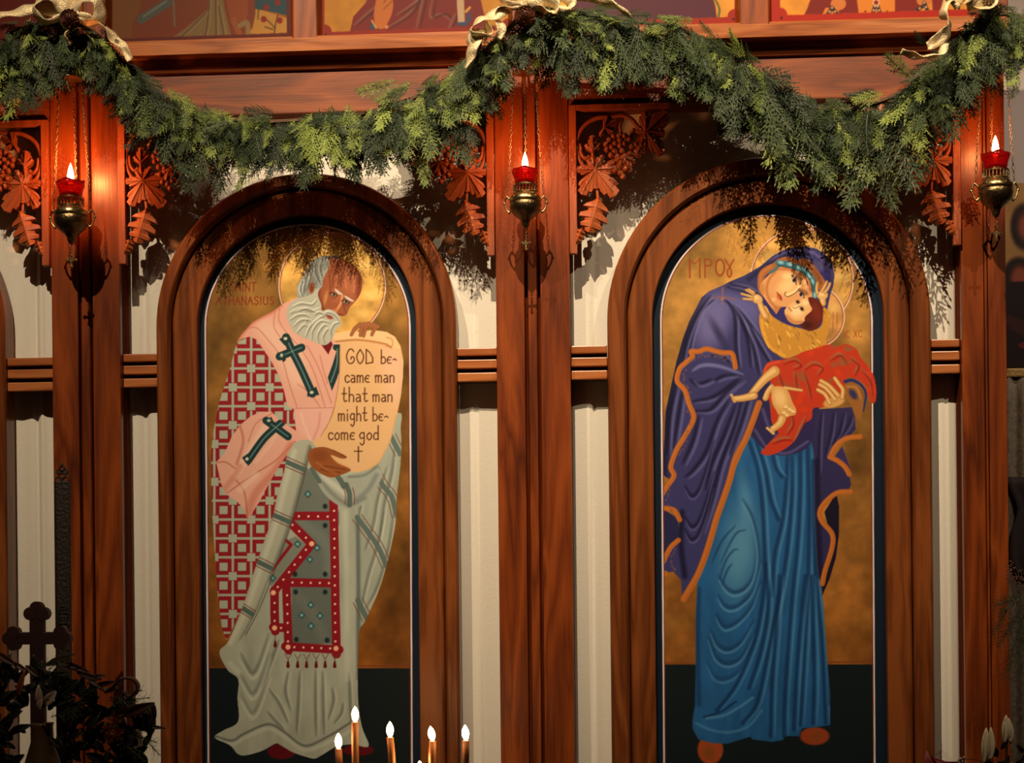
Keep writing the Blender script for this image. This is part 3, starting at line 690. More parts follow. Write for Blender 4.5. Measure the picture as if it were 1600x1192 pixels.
    for q in D:
        q = np.array(q, float)
        c.stroke(q, 5.5, BLD, .72, soft=2.6); c.stroke(q+(6.5, 0), 4, BLL, .42, soft=2.4, taper=True)
    c.stroke([(1092, 920), (1090, 1000), (1092, 1100)], 7, BLD, .6, soft=4)
    c.stroke([(1104, 1122), (1130, 1118), (1156, 1104), (1176, 1090)], 4, BLL, .5, soft=2); c.stroke([(1100, 1120), (1126, 1112), (1150, 1096)], 3, BLD, .8, soft=1.3)
    c.stroke([(1088, 1130), (1110, 1140), (1140, 1144), (1170, 1134), (1190, 1110)], 4, BLL, .4, soft=2)
    c.stroke([(1286, 900), (1294, 1000), (1297, 1100)], 5, BLD, .7, soft=3)
    c.clip = m
    # ---- indigo mantle
    IN = (56, 52, 92); ID = (18, 15, 36); IL = (122, 116, 158)
    rt = [(1262, 640), (1335, 636), (1337, 671), (1326, 683), (1305, 698), (1296, 717), (1309, 721), (1320, 729), (1327, 742), (1330, 757), (1326, 765), (1308, 769), (1289, 785), (1281, 798), (1282, 813), (1300, 833), (1301, 855), (1289, 892), (1284, 925), (1277, 882), (1273, 800), (1273, 717), (1268, 690)]
    c.poly([(1307, 770), (1311, 790), (1311, 835), (1306, 872), (1296, 905), (1284, 932), (1286, 900), (1298, 850), (1296, 830), (1288, 800)], (24, 18, 34), smooth=False)
    c.poly([(1316, 697), (1329, 733), (1302, 716)], (52, 44, 84), smooth=False)
    c.poly(rt, (48, 40, 74), smooth=False)
    c.stroke([(1276, 720), (1278, 780), (1280, 850), (1282, 900)], 8, ID, .7, soft=4)
    c.folds([[(1283, 645), (1280, 690), (1279, 740)], [(1302, 645), (1298, 680), (1288, 715)], [(1318, 645), (1312, 675), (1300, 695)], [(1330, 650), (1326, 665), (1312, 685)]], ID, IL, 4, .5)
    hood_back = [(1140, 440), (1164, 430), (1188, 416), (1207, 400), (1223, 391), (1242, 386), (1261, 385), (1277, 389), (1291, 399), (1301, 413), (1304, 430), (1302, 447), (1298, 458), (1285, 520), (1240, 560), (1205, 590), (1200, 640), (1190, 650), (1180, 640), (1160, 690), (1144, 744), (1131, 777), (1112, 836), (1099, 880), (1090, 902), (1066, 938), (1064, 906), (1052, 893), (1040, 895), (1031, 886),
                 (1048, 854), (1060, 843), (1061, 810), (1053, 797), (1032, 794), (1031, 775), (1049, 751), (1040, 745), (1035, 740), (1037, 706), (1040, 643), (1045, 620), (1050, 597), (1057, 565), (1067, 529), (1077, 502), (1088, 481), (1096, 465), (1108, 455), (1129, 446)]
    mm = c.poly(hood_back, IN, smooth=False, feather=.4)
    c.poly([(1036, 795), (1060, 810), (1061, 843), (1046, 856), (1036, 872)], (38, 36, 66), smooth=False)
    c.poly([(1196, 600), (1280, 620), (1274, 650), (1268, 690), (1250, 706), (1226, 712), (1200, 706), (1182, 690), (1172, 672), (1184, 630)], (44, 36, 72), feather=.5)
    c.stroke([(1192, 640), (1202, 668), (1220, 688)], 5, IL, .4, soft=2.5); c.stroke([(1180, 672), (1200, 700), (1230, 708), (1262, 690)], 4, IL, .45, soft=2.2)
    c.clip = m*mm
    c.stroke([(1096, 465), (1078, 502), (1058, 565), (1046, 620), (1038, 700), (1036, 760)], 13, ID, .75, soft=7)
    c.ell(1114, 500, 26, 44, (118, 108, 152), .8, soft=16, rot=.25); c.ell(1158, 478, 26, 16, (112, 104, 156), .7, soft=12, rot=.5); c.ell(1178, 500, 10, 30, (104, 94, 142), .6, soft=8)
    c.ell(1122, 520, 5, 20, ID, .6, soft=6, rot=-.5)
    mf = [[(1129, 467), (1152, 482), (1172, 506), (1188, 528)], [(1136, 470), (1148, 494), (1150, 541), (1154, 575)], [(1144, 478), (1158, 500), (1168, 530), (1173, 574)], [(1158, 500), (1176, 540), (1186, 585)],
          [(1116, 468), (1096, 486), (1083, 519), (1075, 555)], [(1110, 462), (1090, 490), (1074, 530), (1064, 575)], [(1172, 512), (1190, 545), (1205, 570)], [(1140, 442), (1165, 448), (1186, 460)], [(1136, 448), (1156, 452), (1176, 462)],
          [(1112, 556), (1130, 556), (1140, 566)]]
    c.folds(mf, ID, IL, 4.6, .7)
    # lower sleeve folds
    sl = [[(1078, 592), (1088, 600), (1100, 598), (1112, 592)], [(1081, 627), (1112, 621), (1140, 603), (1156, 588)], [(1084, 642), (1109, 640), (1134, 614), (1160, 592)], [(1138, 625), (1120, 658), (1103, 706), (1083, 734), (1070, 745)],
          [(1149, 632), (1131, 680), (1112, 725), (1102, 765)], [(1160, 620), (1146, 670), (1126, 725), (1112, 780), (1096, 830)], [(1170, 618), (1158, 660), (1140, 710)], [(1116, 594), (1130, 588), (1150, 586)],
          [(1092, 650), (1082, 690), (1066, 725)], [(1066, 610), (1060, 650), (1052, 700)], [(1056, 600), (1046, 650), (1042, 710)]]
    for q in sl:
        q = np.array(q, float); c.stroke(q, 6, ID, .75, soft=3, taper=True); c.stroke(q+(6, 3), 4.6, IL, .5, soft=2.6, taper=True)
    c.stroke([(1081, 580), (1097, 571), (1123, 572), (1162, 585)], 6, IL, .8, soft=2.5, taper=True)
    for y in (780, 828, 848):
        q = np.array([(1070, y-16), (1080, y), (1092, y-8), (1104, y-40), (1116, y-86)], float); c.stroke(q+(0, -6), 6, ID, .7, soft=3, taper=True); c.stroke(q, 3.2, IL, .4, soft=1.8, taper=True)
    c.stroke([(1066, 800), (1064, 850), (1070, 900)], 8, ID, .8, soft=4)
    # hood
    c.stroke([(1203, 408), (1222, 397), (1245, 391), (1266, 393), (1283, 404), (1294, 420)], 5, (112, 100, 152), .8, soft=2.5, taper=True)
    c.stroke([(1170, 436), (1200, 414), (1230, 397)], 7, ID, .5, soft=4)
    c.ell(1280, 418, 11, 9, (104, 92, 126), .6, soft=5, rot=.7); c.ell(1292, 420, 4, 22, (30, 22, 52), .8, soft=3, rot=-.2); c.ell(1287, 430, 8, 10, (52, 40, 100), .7, soft=4)
    c.clip = m
    # trims
    OR = (180, 94, 34)
    trims = [[(1149, 574), (1147, 562), (1143, 552), (1130, 551), (1119, 549), (1104, 545), (1092, 549), (1080, 549), (1082, 557), (1072, 566), (1062, 576), (1058, 595), (1070, 610), (1077, 632), (1084, 651), (1077, 669), (1066, 688), (1057, 703), (1048, 729), (1053, 743), (1043, 759), (1033, 776), (1034, 792), (1053, 797), (1062, 812)],
             [(1060, 844), (1048, 855), (1038, 874), (1031, 890), (1040, 896)], [(1186, 630), (1176, 658), (1164, 688), (1149, 717), (1140, 750), (1131, 777), (1120, 808), (1112, 836), (1104, 862), (1096, 884), (1088, 902), (1068, 936)],
             [(1344, 682), (1322, 685), (1306, 697), (1297, 714)], [(1297, 714), (1309, 720), (1320, 729), (1327, 741)], [(1329, 768), (1308, 770), (1290, 784), (1281, 799), (1284, 814), (1300, 834), (1300, 856), (1289, 892), (1285, 912)]]
    for i, q in enumerate(trims):
        c.stroke(q, 8 if i != 2 else 10, OR, 1, soft=.8); c.stroke(np.array(q)+(-1.5, 0), 2, (204, 122, 52), .5, soft=1)
    for q in ([(1078, 566), (1096, 556), (1120, 558), (1138, 562)], [(1070, 580), (1068, 596), (1078, 612)], [(1074, 640), (1078, 655), (1072, 690), (1062, 712)], [(1046, 760), (1042, 782), (1056, 806)], [(1056, 860), (1048, 880), (1054, 890)]):
        p = spline(q, False, 8)
        for i in range(0, len(p), 2):
            c.ell(p[i][0]+c.rng.uniform(-2, 2), p[i][1]+c.rng.uniform(-2, 2), 1.8, 1.8, (120, 78, 70), .6, soft=.8)
    c.stroke([(1129, 450), (1129, 478)], 2.4, (150, 96, 82), .8, w1=1); c.stroke([(1114, 467), (1122, 464), (1136, 465), (1150, 468)], 2.4, (140, 88, 78), .8); c.ell(1129, 467, 3, 2.4, (160, 104, 84), .9)
    # ---- brown cap lining, face
    c.poly([(1184, 450), (1185, 428), (1195, 417), (1208, 411), (1215, 405), (1228, 401), (1240, 403), (1246, 406), (1255, 403), (1266, 408), (1276, 420), (1286, 434), (1289, 443), (1281, 453), (1262, 440), (1230, 420), (1203, 426), (1193, 438), (1192, 462)], (164, 92, 48), feather=.4)
    c.stroke([(1188, 445), (1190, 428), (1205, 416)], 4, (196, 124, 66), .6, soft=2); c.stroke([(1262, 412), (1274, 426), (1283, 442)], 5, (120, 66, 30), .6, soft=2.5)
    FC = (222, 152, 90)
    fm = c.poly([(1214, 418), (1230, 419), (1243, 421), (1255, 428), (1264, 437), (1269, 450), (1270, 463), (1258, 470), (1244, 477), (1228, 482), (1214, 492), (1205, 484), (1198, 471), (1190, 459), (1187, 450), (1191, 440), (1200, 431)], FC, feather=.4)
    c.clip = m*fm
    c.ell(1230, 447, 16, 11, (244, 200, 128), .8, soft=8, rot=-.6); c.ell(1230, 431, 8, 5, (248, 206, 134), .8, soft=4); c.ell(1258, 440, 5, 9, (240, 184, 120), .7, soft=4, rot=-.5)
    c.stroke([(1212, 424), (1202, 436), (1198, 452), (1202, 468), (1212, 480)], 4, (176, 98, 48), .7, soft=2)
    c.stroke([(1214, 421), (1232, 421), (1250, 428), (1262, 440), (1267, 456)], 3, (176, 84, 42), .7, soft=1.5)
    c.ell(1190, 452, 5, 10, (190, 116, 62), .7, soft=3); c.ell(1216, 484, 8, 6, (184, 108, 56), .8, soft=3)
    c.ell(1246, 432, 3.6, 13, (138, 84, 50), .85, soft=2, rot=-.55); c.ell(1255, 456, 9, 4, (138, 84, 50), .85, soft=2, rot=.45)
    for x, y in ((1240.5, 438), (1251.5, 460)):
        c.ell(x, y, 3, 5, (196, 170, 150), .95, soft=1, rot=-.45); c.ell(x, y, 2.3, 3, (28, 14, 10), 1, soft=.6); 
    c.stroke([(1237, 430), (1243, 436), (1244, 444)], 1.5, (44, 22, 14), 1); c.stroke([(1249, 454), (1255, 459), (1256, 466)], 1.5, (44, 22, 14), 1)
    c.stroke([(1250, 446), (1242, 455), (1230, 461)], 3.4, (250, 214, 148), .95, soft=1.2); c.stroke([(1249, 450), (1242, 458), (1231, 463.5), (1226, 460), (1228, 456)], 1.3, (112, 62, 26), .9, soft=.5)
    c.ell(1218, 464, 5.5, 3.6, (196, 92, 56), .95, soft=1.2, rot=.95); c.stroke([(1214, 457), (1219, 463), (1221, 469)], 1.6, (120, 34, 22), .95, soft=.5); c.ell(1209, 468, 3, 3, (244, 190, 128), .7, soft=2)
    c.clip = m
    c.poly([(1190, 460), (1213, 491), (1220, 480), (1228, 479), (1229, 495), (1233, 507), (1222, 502), (1211, 495), (1193, 473)], (50, 42, 92), smooth=False, feather=.4)
    TE = (50, 104, 110)
    c.stroke([(1216, 411), (1228, 412), (1236, 415), (1250, 419), (1260, 425), (1268, 435), (1272, 446), (1273.5, 462)], 9, TE, 1, soft=.9); c.stroke([(1203, 426), (1209, 423), (1216, 417)], 4, TE, .9)
    for x, y, r_ in ((1234, 413, .3), (1245, 417, .4), (1254.5, 421, .8), (1265, 431, 1), (1270, 440, 1.2), (1273, 461, 1.5), (1220, 410, .2)): c.ell(x, y, 4.5, 2.4, (176, 204, 200), .75, soft=1.5, rot=r_)
    c.stroke([(1216, 415), (1236, 419), (1256, 428), (1266, 440), (1269, 456)], 1.3, (16, 40, 48), .8)
    # ---- gold garment of the child
    GD = (196, 132, 46)
    g = [(1196, 478), (1207, 494), (1229, 507), (1251, 513), (1268, 517), (1284, 507), (1287, 480), (1297, 494), (1295, 513), (1292, 537), (1284, 545), (1255, 551), (1229, 560), (1213, 553), (1199, 541), (1189, 518), (1186, 497), (1190, 484)]
    gm = c.poly(g, GD, feather=.4)
    c.clip = m*gm
    for i in range(90):
        x = c.rng.uniform(1186, 1298); y = c.rng.uniform(480, 560); a = c.rng.uniform(.7, 1.5)
        L = c.rng.uniform(5, 13); dx, dy = L*math.cos(a), L*math.sin(a)
        col = [(110, 78, 38), (232, 168, 66), (150, 104, 52), (222, 148, 44), (250, 196, 100)][i % 5]
        c.stroke([(x-dx/2, y-dy/2), (x+1.5, y), (x+dx/2, y+dy/2)], c.rng.uniform(1.2, 2.8), col, .75, soft=.8, taper=True)
    c.stroke([(1190, 500), (1194, 525), (1206, 545), (1226, 556)], 4, (234, 160, 50), .8, soft=2)
    c.clip = m
    # ---- red cloth
    RC = (186, 52, 26)
    red = [(1192, 587), (1194, 575), (1202, 565), (1221, 562), (1241, 557), (1254, 550), (1271, 545), (1294, 538), (1308, 541), (1321, 537), (1338, 545), (1345, 559), (1355, 570), (1365, 587), (1369, 607), (1368, 627), (1360, 629), (1355, 614), (1353, 604), (1343, 595), (1330, 590), (1320, 594), (1320, 614), (1311, 627), (1288, 636),
           (1271, 638), (1268, 654), (1258, 661), (1252, 671), (1242, 688), (1227, 701), (1204, 711), (1189, 708), (1196, 698), (1207, 686), (1216, 676), (1206, 660), (1204, 644), (1202, 627), (1199, 614), (1205, 598)]
    c.clip = None
    rm = c.poly(red, RC, feather=.4)
    c.clip = rm
    rr = c.rng
    for i in range(46):
        x = rr.uniform(1195, 1368); y = rr.uniform(540, 640); c.ell(x, y, rr.uniform(4, 10), rr.uniform(2, 5), (132, 92, 50) if i % 2 else (214, 56, 20), .55, soft=2.5, rot=rr.uniform(-1, 1))
    for q in ([(1222, 566), (1240, 560), (1250, 568), (1238, 574)], [(1255, 575), (1270, 566), (1284, 572), (1276, 584)], [(1296, 560), (1312, 552), (1322, 566)], [(1328, 556), (1340, 568), (1334, 584)], [(1215, 580), (1222, 600)], [(1240, 580), (1244, 604)], [(1254, 576), (1262, 600), (1266, 620)],
              [(1345, 575), (1358, 592), (1362, 615)], [(1205, 690), (1222, 684), (1236, 684)], [(1228, 676), (1238, 660), (1234, 640)], [(1240, 690), (1250, 668), (1258, 650)]):
        c.stroke(q, 3.4, (146, 104, 62), .8, soft=1.6, taper=True); c.stroke(np.array(q)+(2, 4), 3, (134, 26, 14), .8, soft=1.4, taper=True)
    c.stroke([(1194, 588), (1198, 572), (1218, 565)], 4, (214, 78, 48), .8, soft=2)
    c.clip = m
    # mantle cuff right
    c.stroke([(1321, 596), (1332, 594), (1346, 602), (1353, 616), (1349, 642)], 6, (46, 44, 88), 1, w1=3)
    c.poly([(1321, 600), (1335, 600), (1346, 612), (1349, 632), (1344, 655), (1336, 650), (1330, 634), (1321, 620)], (150, 90, 38), feather=.5)
    c.ell(1333, 616, 5, 9, (36, 40, 80), .9, soft=2.5, rot=-.6); c.stroke([(1324, 604), (1338, 606), (1345, 622)], 2.4, (196, 130, 66), .7, soft=1)
    # ---- child flesh
    FL = (226, 172, 96); FD = (150, 92, 40)
    def limb(pts, w, w1=None):
        c.stroke(pts, w+1.6, FD, .9, soft=.8, w1=(w1 or w)+1.6); c.stroke(pts, w, (206, 148, 78), 1, soft=.9, w1=w1); c.stroke(np.array(pts)+(-1, -.8), w*.45, (240, 194, 122), .75, soft=1.8, w1=(w1 or w)*.45)
    limb([(1210, 580), (1195, 592), (1173, 617)], 16, 9)
    limb([(1178, 618), (1160, 622), (1148, 623)], 11, 8)
    for i in range(5): c.ell(1143+i*1.2, 617+i*2.6, 2.2, 1.6, FL, 1, soft=.6); 
    for i in range(4): c.stroke([(1141+i*1.3, 619+i*2.6), (1146+i, 619+i*2.6)], .8, FD, .8)
    limb([(1226, 606), (1240, 608), (1253, 610)], 4.5, 3)
    limb([(1196, 622), (1200, 612), (1206, 604)], 8, 7)
    c.poly([(1207, 606), (1222, 604), (1232, 612), (1238, 628), (1244, 640), (1242, 648), (1230, 650), (1220, 652), (1212, 640), (1206, 626)], (210, 150, 80)); c.ell(1219, 622, 9, 14, (238, 190, 118), .8, soft=6, rot=-.3)
    for x, y in ((1228, 636), (1234, 640), (1239, 643), (1225, 645), (1229, 649)): c.ell(x, y, 3.4, 2.6, (238, 192, 120), 1, soft=1, rot=.6); c.stroke([(x-3, y+2.4), (x+3, y+3)], 1, FD, .8)
    limb([(1222, 654), (1218, 662), (1208, 670)], 12, 9)
    for i in range(4): c.ell(1199+i*3, 669+i*2.6, 2.4, 2, FL, 1, soft=.7)
    # mother's hand
    c.ell(1303, 628, 17, 8, (206, 148, 78), 1, soft=1.5, rot=-.25)
    for q in ([(1304.6, 591), (1311, 600), (1317, 609), (1316, 621)], [(1283, 595), (1296, 603), (1310, 618)], [(1281, 601), (1292, 608), (1305, 624)], [(1278, 609), (1289, 616), (1297, 630)]): limb(q, 5, 5.5)
    # arms of the child
    limb([(1196, 494), (1191, 484), (1188, 476)], 9, 8)
    c.ell(1183, 467, 9, 7, (216, 160, 90), 1, soft=1, rot=.5); c.ell(1181, 465, 5, 3.5, (240, 198, 128), .8, soft=2)
    for q in ([(1178, 460), (1166, 453)], [(1176, 464), (1159, 459)], [(1176, 468), (1162, 467)], [(1178, 457), (1170, 452)]): limb(q, 3, 2.2)
    limb([(1286, 474), (1285, 466), (1284, 461)], 8, 9); c.ell(1285, 461, 8.5, 7, (216, 160, 92), 1, soft=1); c.ell(1284, 459, 4.5, 4, (240, 198, 128), .8, soft=2)
    for q in ([(1277, 458), (1276, 449), (1278, 442)], [(1284, 455), (1289, 447), (1292, 440)], [(1289, 457), (1294, 450), (1297, 443)]): limb(q, 3.4, 2.4)
    # child head
    cm = c.poly([(1227, 483), (1236, 474), (1245, 469), (1262, 466), (1266, 476), (1270, 484), (1262, 492), (1258, 500), (1251, 506), (1240, 506), (1231, 500), (1226, 489)], (228, 170, 104), feather=.4)
    c.clip = m*cm
    c.ell(1245, 486, 9, 8, (250, 208, 146), .8, soft=5); c.ell(1258, 473, 5, 4, (250, 210, 150), .8, soft=3); c.stroke([(1229, 494), (1240, 503), (1252, 503)], 5, (186, 104, 50), .7, soft=2.5)
    for x, y in ((1246.5, 471.5), (1253, 482.5)): c.ell(x, y, 4.4, 3, (120, 76, 46), .9, soft=1.2, rot=.9); c.ell(x, y, 1.9, 2, (22, 12, 8), 1, soft=.5)
    c.stroke([(1250, 475), (1243, 479), (1239, 480)], 1.8, (250, 212, 150), .9, soft=.8); c.stroke([(1249, 478), (1243, 481.5), (1239, 480)], .9, (110, 60, 28), .9, soft=.4); c.stroke([(1232, 480), (1235, 484), (1237, 486)], 1.4, (150, 58, 36), .9, soft=.5)
    c.clip = m
    c.poly([(1263, 465), (1271, 465), (1281, 471), (1286, 483), (1285, 497), (1278, 511), (1266, 517), (1256, 513), (1248, 507), (1257, 505), (1258, 495), (1269, 484), (1265, 475)], (98, 30, 16), feather=.4)
    c.ell(1276, 488, 6, 14, (128, 44, 24), .6, soft=4, rot=-.3); c.ell(1262, 508, 8, 5, (56, 16, 8), .7, soft=3)
    c.clip = None
    return c
# ================================================================ SETTING
X0, X1 = -6.0, 6.0
Zp = lambda px, py, Y=0.0: P(px, py, Y).z
Xp = lambda px, py, Y=0.0: P(px, py, Y).x
plaster = plain('grey_plaster', (.42, .36, .33), .9, bump=.1, bscale=60)
floor_m = wood('floor_boards', (.2, .1, .05), (.13, .06, .03), (.06, .03, .015), 'X', .4)
bm = BM(); add_box(bm, X0, X1, -7.5, 4.2, -.05, 0); tag(obj('floor', bm, floor_m), kind='structure')
bm = BM(); add_box(bm, X0, X1, 3.2, 3.3, 0, 6.5); tag(obj('wall_back', bm, plaster), kind='structure')
EDGE_X = Xp(1573, 540, -.03)+.005     # right end of the screen
Z_BASE = Zp(800, 1250)                # top of the dado under the icons

# ---- columns -------------------------------------------------------------
YL = -.085
Z_LEDGE = Zp(400, 82, YL)          # lower arris of the ledge
cols = []
for i, (pl, pr, lab) in enumerate(((81.5, 188, 'oak pilaster behind the leftmost hanging lamp, left of the bishop icon'), (776, 891.5, 'oak pilaster between the two large arched icons, behind the middle lamp'), (1503.5, 1573, 'oak pilaster at the right end of the screen behind the right lamp'))):
    xl, xr = Xp(pl, 560, -.03), Xp(pr, 560, -.03); W = xr-xl
    t = thing('wooden_column', lab, 'column', ((xl+xr)/2, 0, 0))
    ztop = Z_LEDGE+.02
    cl, cr_ = (xl+.385*W, xl+.60*W) if i < 2 else (xl+.50*W, xl+.60*W)
    bm = BM(); add_box(bm, xl, cl, -.03, -.002, 0, ztop, .003); obj('board', bm, oak_v, t)
    bm = BM(); add_box(bm, cr_, xr, -.03, -.002, 0, ztop, .003); obj('board', bm, oak_v, t)
    bm = BM(); mid = (cl+cr_)/2; hw = (cr_-cl)/2
    add_prism(bm, [(mid-hw*.62, -.002), (mid-hw*.62, -.018), (mid-hw*.5, -.026), (mid+hw*.5, -.026), (mid+hw*.62, -.018), (mid+hw*.62, -.002)], 0, ztop); obj('reeded_strip', bm, oak_v, t)
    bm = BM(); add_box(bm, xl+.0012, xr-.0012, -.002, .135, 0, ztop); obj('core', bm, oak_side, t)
    cols.append((xl, xr))

# ---- dado under the icons -------------------------------------------------
bays = [(-3.2, cols[0][0]), (cols[0][1], cols[1][0]), (cols[1][1], cols[2][0])]
for i, (a, b) in enumerate(bays):
    bm = BM(); add_box(bm, a+.003, b-.003, .0, .13, 0, Z_BASE-.002, .003)
    tag(obj('dado_panel', bm, oak_h), ['oak dado panel under the cut off arch at far left', 'oak dado panel under the bishop icon', 'oak dado panel under the icon of the robed woman'][i], 'panel')

# ---- linen curtains behind the openings ------------------------------------
Z_BEAM0 = Zp(800, 166, -.04); Z_BEAM1 = Zp(800, 100, -.04)
rng = random.Random(3)
def curtain(a, b, lab, creases):
    n = 150; m_ = 26; ph = [rng.uniform(0, 6.28) for _ in range(6)]
    rows = []
    z0, z1 = Z_BASE, Z_BEAM1+.02
    for j in range(m_+1):
        z = z0+(z1-z0)*j/m_; row = []
        for i in range(n+1):
            x = a+(b-a)*i/n; q = j/m_
            y = .078+.004*math.sin(x*23+ph[0]+q*.8)+.0022*math.sin(x*61+ph[1]-q)+.0006*math.sin(x*131+ph[2]+q*2)
            for cx, cw, ca, sl in creases: y += ca*math.exp(-((x-cx-sl*(1-q))/cw)**2)
            row.append((x, y, z))
        rows.append(row)
    bm = BM(); add_sheet(bm, rows); o = obj('linen_curtain', bm, linen, smooth=True); solid(o, .002); tag(o, lab, 'curtain'); return o
curtain(-2.6, cols[0][0]+.002, 'pale linen curtain behind the gap left of the left pilaster', [(Xp(64, 560, .12), .008, .012, 0), (Xp(74, 560, .12), .006, -.006, 0)])
curtain(cols[0][1]-.002, cols[1][0]+.002, 'pale linen curtain behind the bishop icon arch', [(Xp(236, 900, .12), .01, .012, 0), (Xp(742, 900, .12), .006, .007, .03), (Xp(213, 560, .12), .006, .004, 0)])
curtain(cols[1][1]-.002, cols[2][0]+.002, 'pale linen curtain behind the arch of the robed woman', [(Xp(938, 900, .12), .006, .008, -.03), (Xp(1472, 560, .12), .006, .005, 0)])

# ================================================================ ARCHED ICONS
def arch_path(cx, cz, zb, n=48):
    """unit description: list of (origin, normal) pairs going up left, round, down right"""
    out = [((cx, zb), (-1, 0)), ((cx, zb+(cz-zb)*.5), (-1, 0))]
    for k in range(n+1):
        a = math.pi-math.pi*k/n; out.append(((cx, cz), (math.cos(a), math.sin(a))))
    return out+[((cx, zb+(cz-zb)*.5), (1, 0)), ((cx, zb), (1, 0))]
def arch_sweep(bm, cx, cz, zb, prof):
    rows = []
    for (ox, oz), (nx, nz) in arch_path(cx, cz, zb):
        rows.append([(ox+nx*r, y, oz+nz*r) for r, y in prof+[prof[0]]])
    V = [[bm.verts.new(p) for p in row[:-1]] for row in rows]; n = len(prof)
    for i in range(len(V)-1):
        for j in range(n): bm.faces.new((V[i][j], V[i+1][j], V[i+1][(j+1) % n], V[i][(j+1) % n]))
    bm.faces.new(V[0]); bm.faces.new(V[-1][::-1])
def paint_material(name):
    m, nt, b = nodes(name)
    at = nt.nodes.new('ShaderNodeAttribute'); at.attribute_name = 'paint'
    nt.links.new(at.outputs['Color'], b.inputs['Base Color']); nt.links.new(at.outputs['Alpha'], b.inputs['Metallic'])
    b.inputs['Roughness'].default_value = .48; b.inputs['Specular IOR Level'].default_value = .15
    return m
paint_m = paint_material('egg_tempera_and_gold_leaf')
GAIN = np.array([1.03, 1.18, 1.5])
def paint_mesh(name, cv, Y, x0, x1, z0, z1, step, parent, inside=None, gain=GAIN):
    """flat painted board: a fine grid of vertices that carry the colours of the painting"""
    nx = int((x1-x0)/step)+1; nz = int((z1-z0)/step)+1
    xs = np.linspace(x0, x1, nx); zs = np.linspace(z0, z1, nz)
    GX, GZ = np.meshgrid(xs, zs)
    d = np.stack([GX-CAM.x, np.full_like(GX, Y-CAM.y), GZ-CAM.z], -1) @ CRT.T
    u = 800+F_PX*d[..., 0]/-d[..., 2]; v = HY-F_PX*d[..., 1]/-d[..., 2]
    a = boxblur(cv.a, 0); i = np.clip((u-cv.x0)*cv.S-.5, 0, cv.w-1.01); j = np.clip((v-cv.y0)*cv.S-.5, 0, cv.h-1.01)
    i0 = i.astype(int); j0 = j.astype(int); fi = (i-i0)[..., None]; fj = (j-j0)[..., None]
    def samp(A): return A[j0, i0]*(1-fi)*(1-fj)+A[j0, i0+1]*fi*(1-fj)+A[j0+1, i0]*(1-fi)*fj+A[j0+1, i0+1]*fi*fj
    col = np.clip(samp(a), 0, 1); met = samp(cv.m[..., None])
    lin = np.where(col <= .04045, col/12.92, ((col+.055)/1.055)**2.4)*gain
    rgba = np.concatenate([np.clip(lin, 0, .95), np.clip(met, 0, 1)], -1).reshape(-1, 4).astype(np.float32)
    idx = np.arange(nx*nz).reshape(nz, nx)
    q = np.stack([idx[:-1, :-1], idx[:-1, 1:], idx[1:, 1:], idx[1:, :-1]], -1).reshape(-1, 4)
    if inside is not None:
        keep = inside(GX, GZ); kq = keep[:-1, :-1].reshape(-1); q = q[kq]
    me = bpy.data.meshes.new(name)
    me.vertices.add(nx*nz); me.loops.add(len(q)*4); me.polygons.add(len(q))
    px_, py_, pz_ = parent.location if parent else (0, 0, 0)
    co = np.stack([GX-px_, np.full_like(GX, Y-py_), GZ-pz_], -1).astype(np.float32)
    me.vertices.foreach_set('co', co.ravel()); me.loops.foreach_set('vertex_index', q.astype(np.int32).ravel())
    me.polygons.foreach_set('loop_start', np.arange(0, len(q)*4, 4, dtype=np.int32))
    at = me.color_attributes.new('paint', 'FLOAT_COLOR', 'POINT'); at.data.foreach_set('color', rgba.ravel())
    me.update(); me.validate(); me.materials.append(paint_m)
    o = bpy.data.objects.new(name, me); C.objects.link(o); o.parent = parent; return o
def arched_icon(pcx, pcy, r_in, r_groove, r_out, zb, lab, canvas, floor_only=None):
    Y = .03; c0 = P(pcx, pcy, Y); k = mpp(Y)*1.0
    cx, cz = c0.x, c0.z
    t = thing('arched_icon', lab, 'icon', (cx, 0, zb))
    ri, rg, ro = r_in*k, r_groove*k, r_out*k
    g = .006
    bm = BM(); arch_sweep(bm, cx, cz, zb, [(rg+g*.2, .06), (rg+g*.2, -.006), (rg+g, -.019), (rg+g+.004, -.024), (ro-.009, -.024), (ro-.004, -.020), (ro, -.012), (ro, .06), (rg+g+.01, .06)]); obj('outer_moulding', bm, oak_f, t)
    bm = BM(); arch_sweep(bm, cx, cz, zb, [(ri, .05), (ri, -.001), (ri+.003, -.004), (rg-.012, -.004), (rg-.005, .001), (rg-.001, .010), (rg-.001, .06)]); obj('inner_board', bm, oak_f, t)
    bm = BM(); add_prism(bm, [(cx-(ri+.03), zb), (cx+(ri+.03), zb)]+[(cx+(ri+.03)*math.cos(a), cz+(ri+.03)*math.sin(a)) for a in [math.pi*q/40 for q in range(41)]], .034, .06, lambda p: Vector((p.x, p.z, p.y)))
    obj('backing_board', bm, oak_f, t)
    if canvas is not None:
        rr = ri+.012
        ins = lambda GX, GZ: np.where(GZ > cz, np.hypot(GX-cx, GZ-cz) < rr, np.abs(GX-cx) < rr)
        o = paint_mesh('painted_panel', canvas, Y, cx-rr, cx+rr, zb, cz+rr, mpp(Y)*.92, t, ins)
    return t, cx, cz, k
cvA = paint_bishop(); cvB = paint_virgin()
tA, cxA, czA, kA = arched_icon(481, 510.5, 173, 214, 236.5, Z_BASE, 'arched painted icon of a bishop holding an open scroll with writing', cvA)
tB, cxB, czB, kB = arched_icon(1198, 500, 177.5, 217, 247, Z_BASE, 'arched painted icon of a woman in blue and indigo holding a child', cvB)
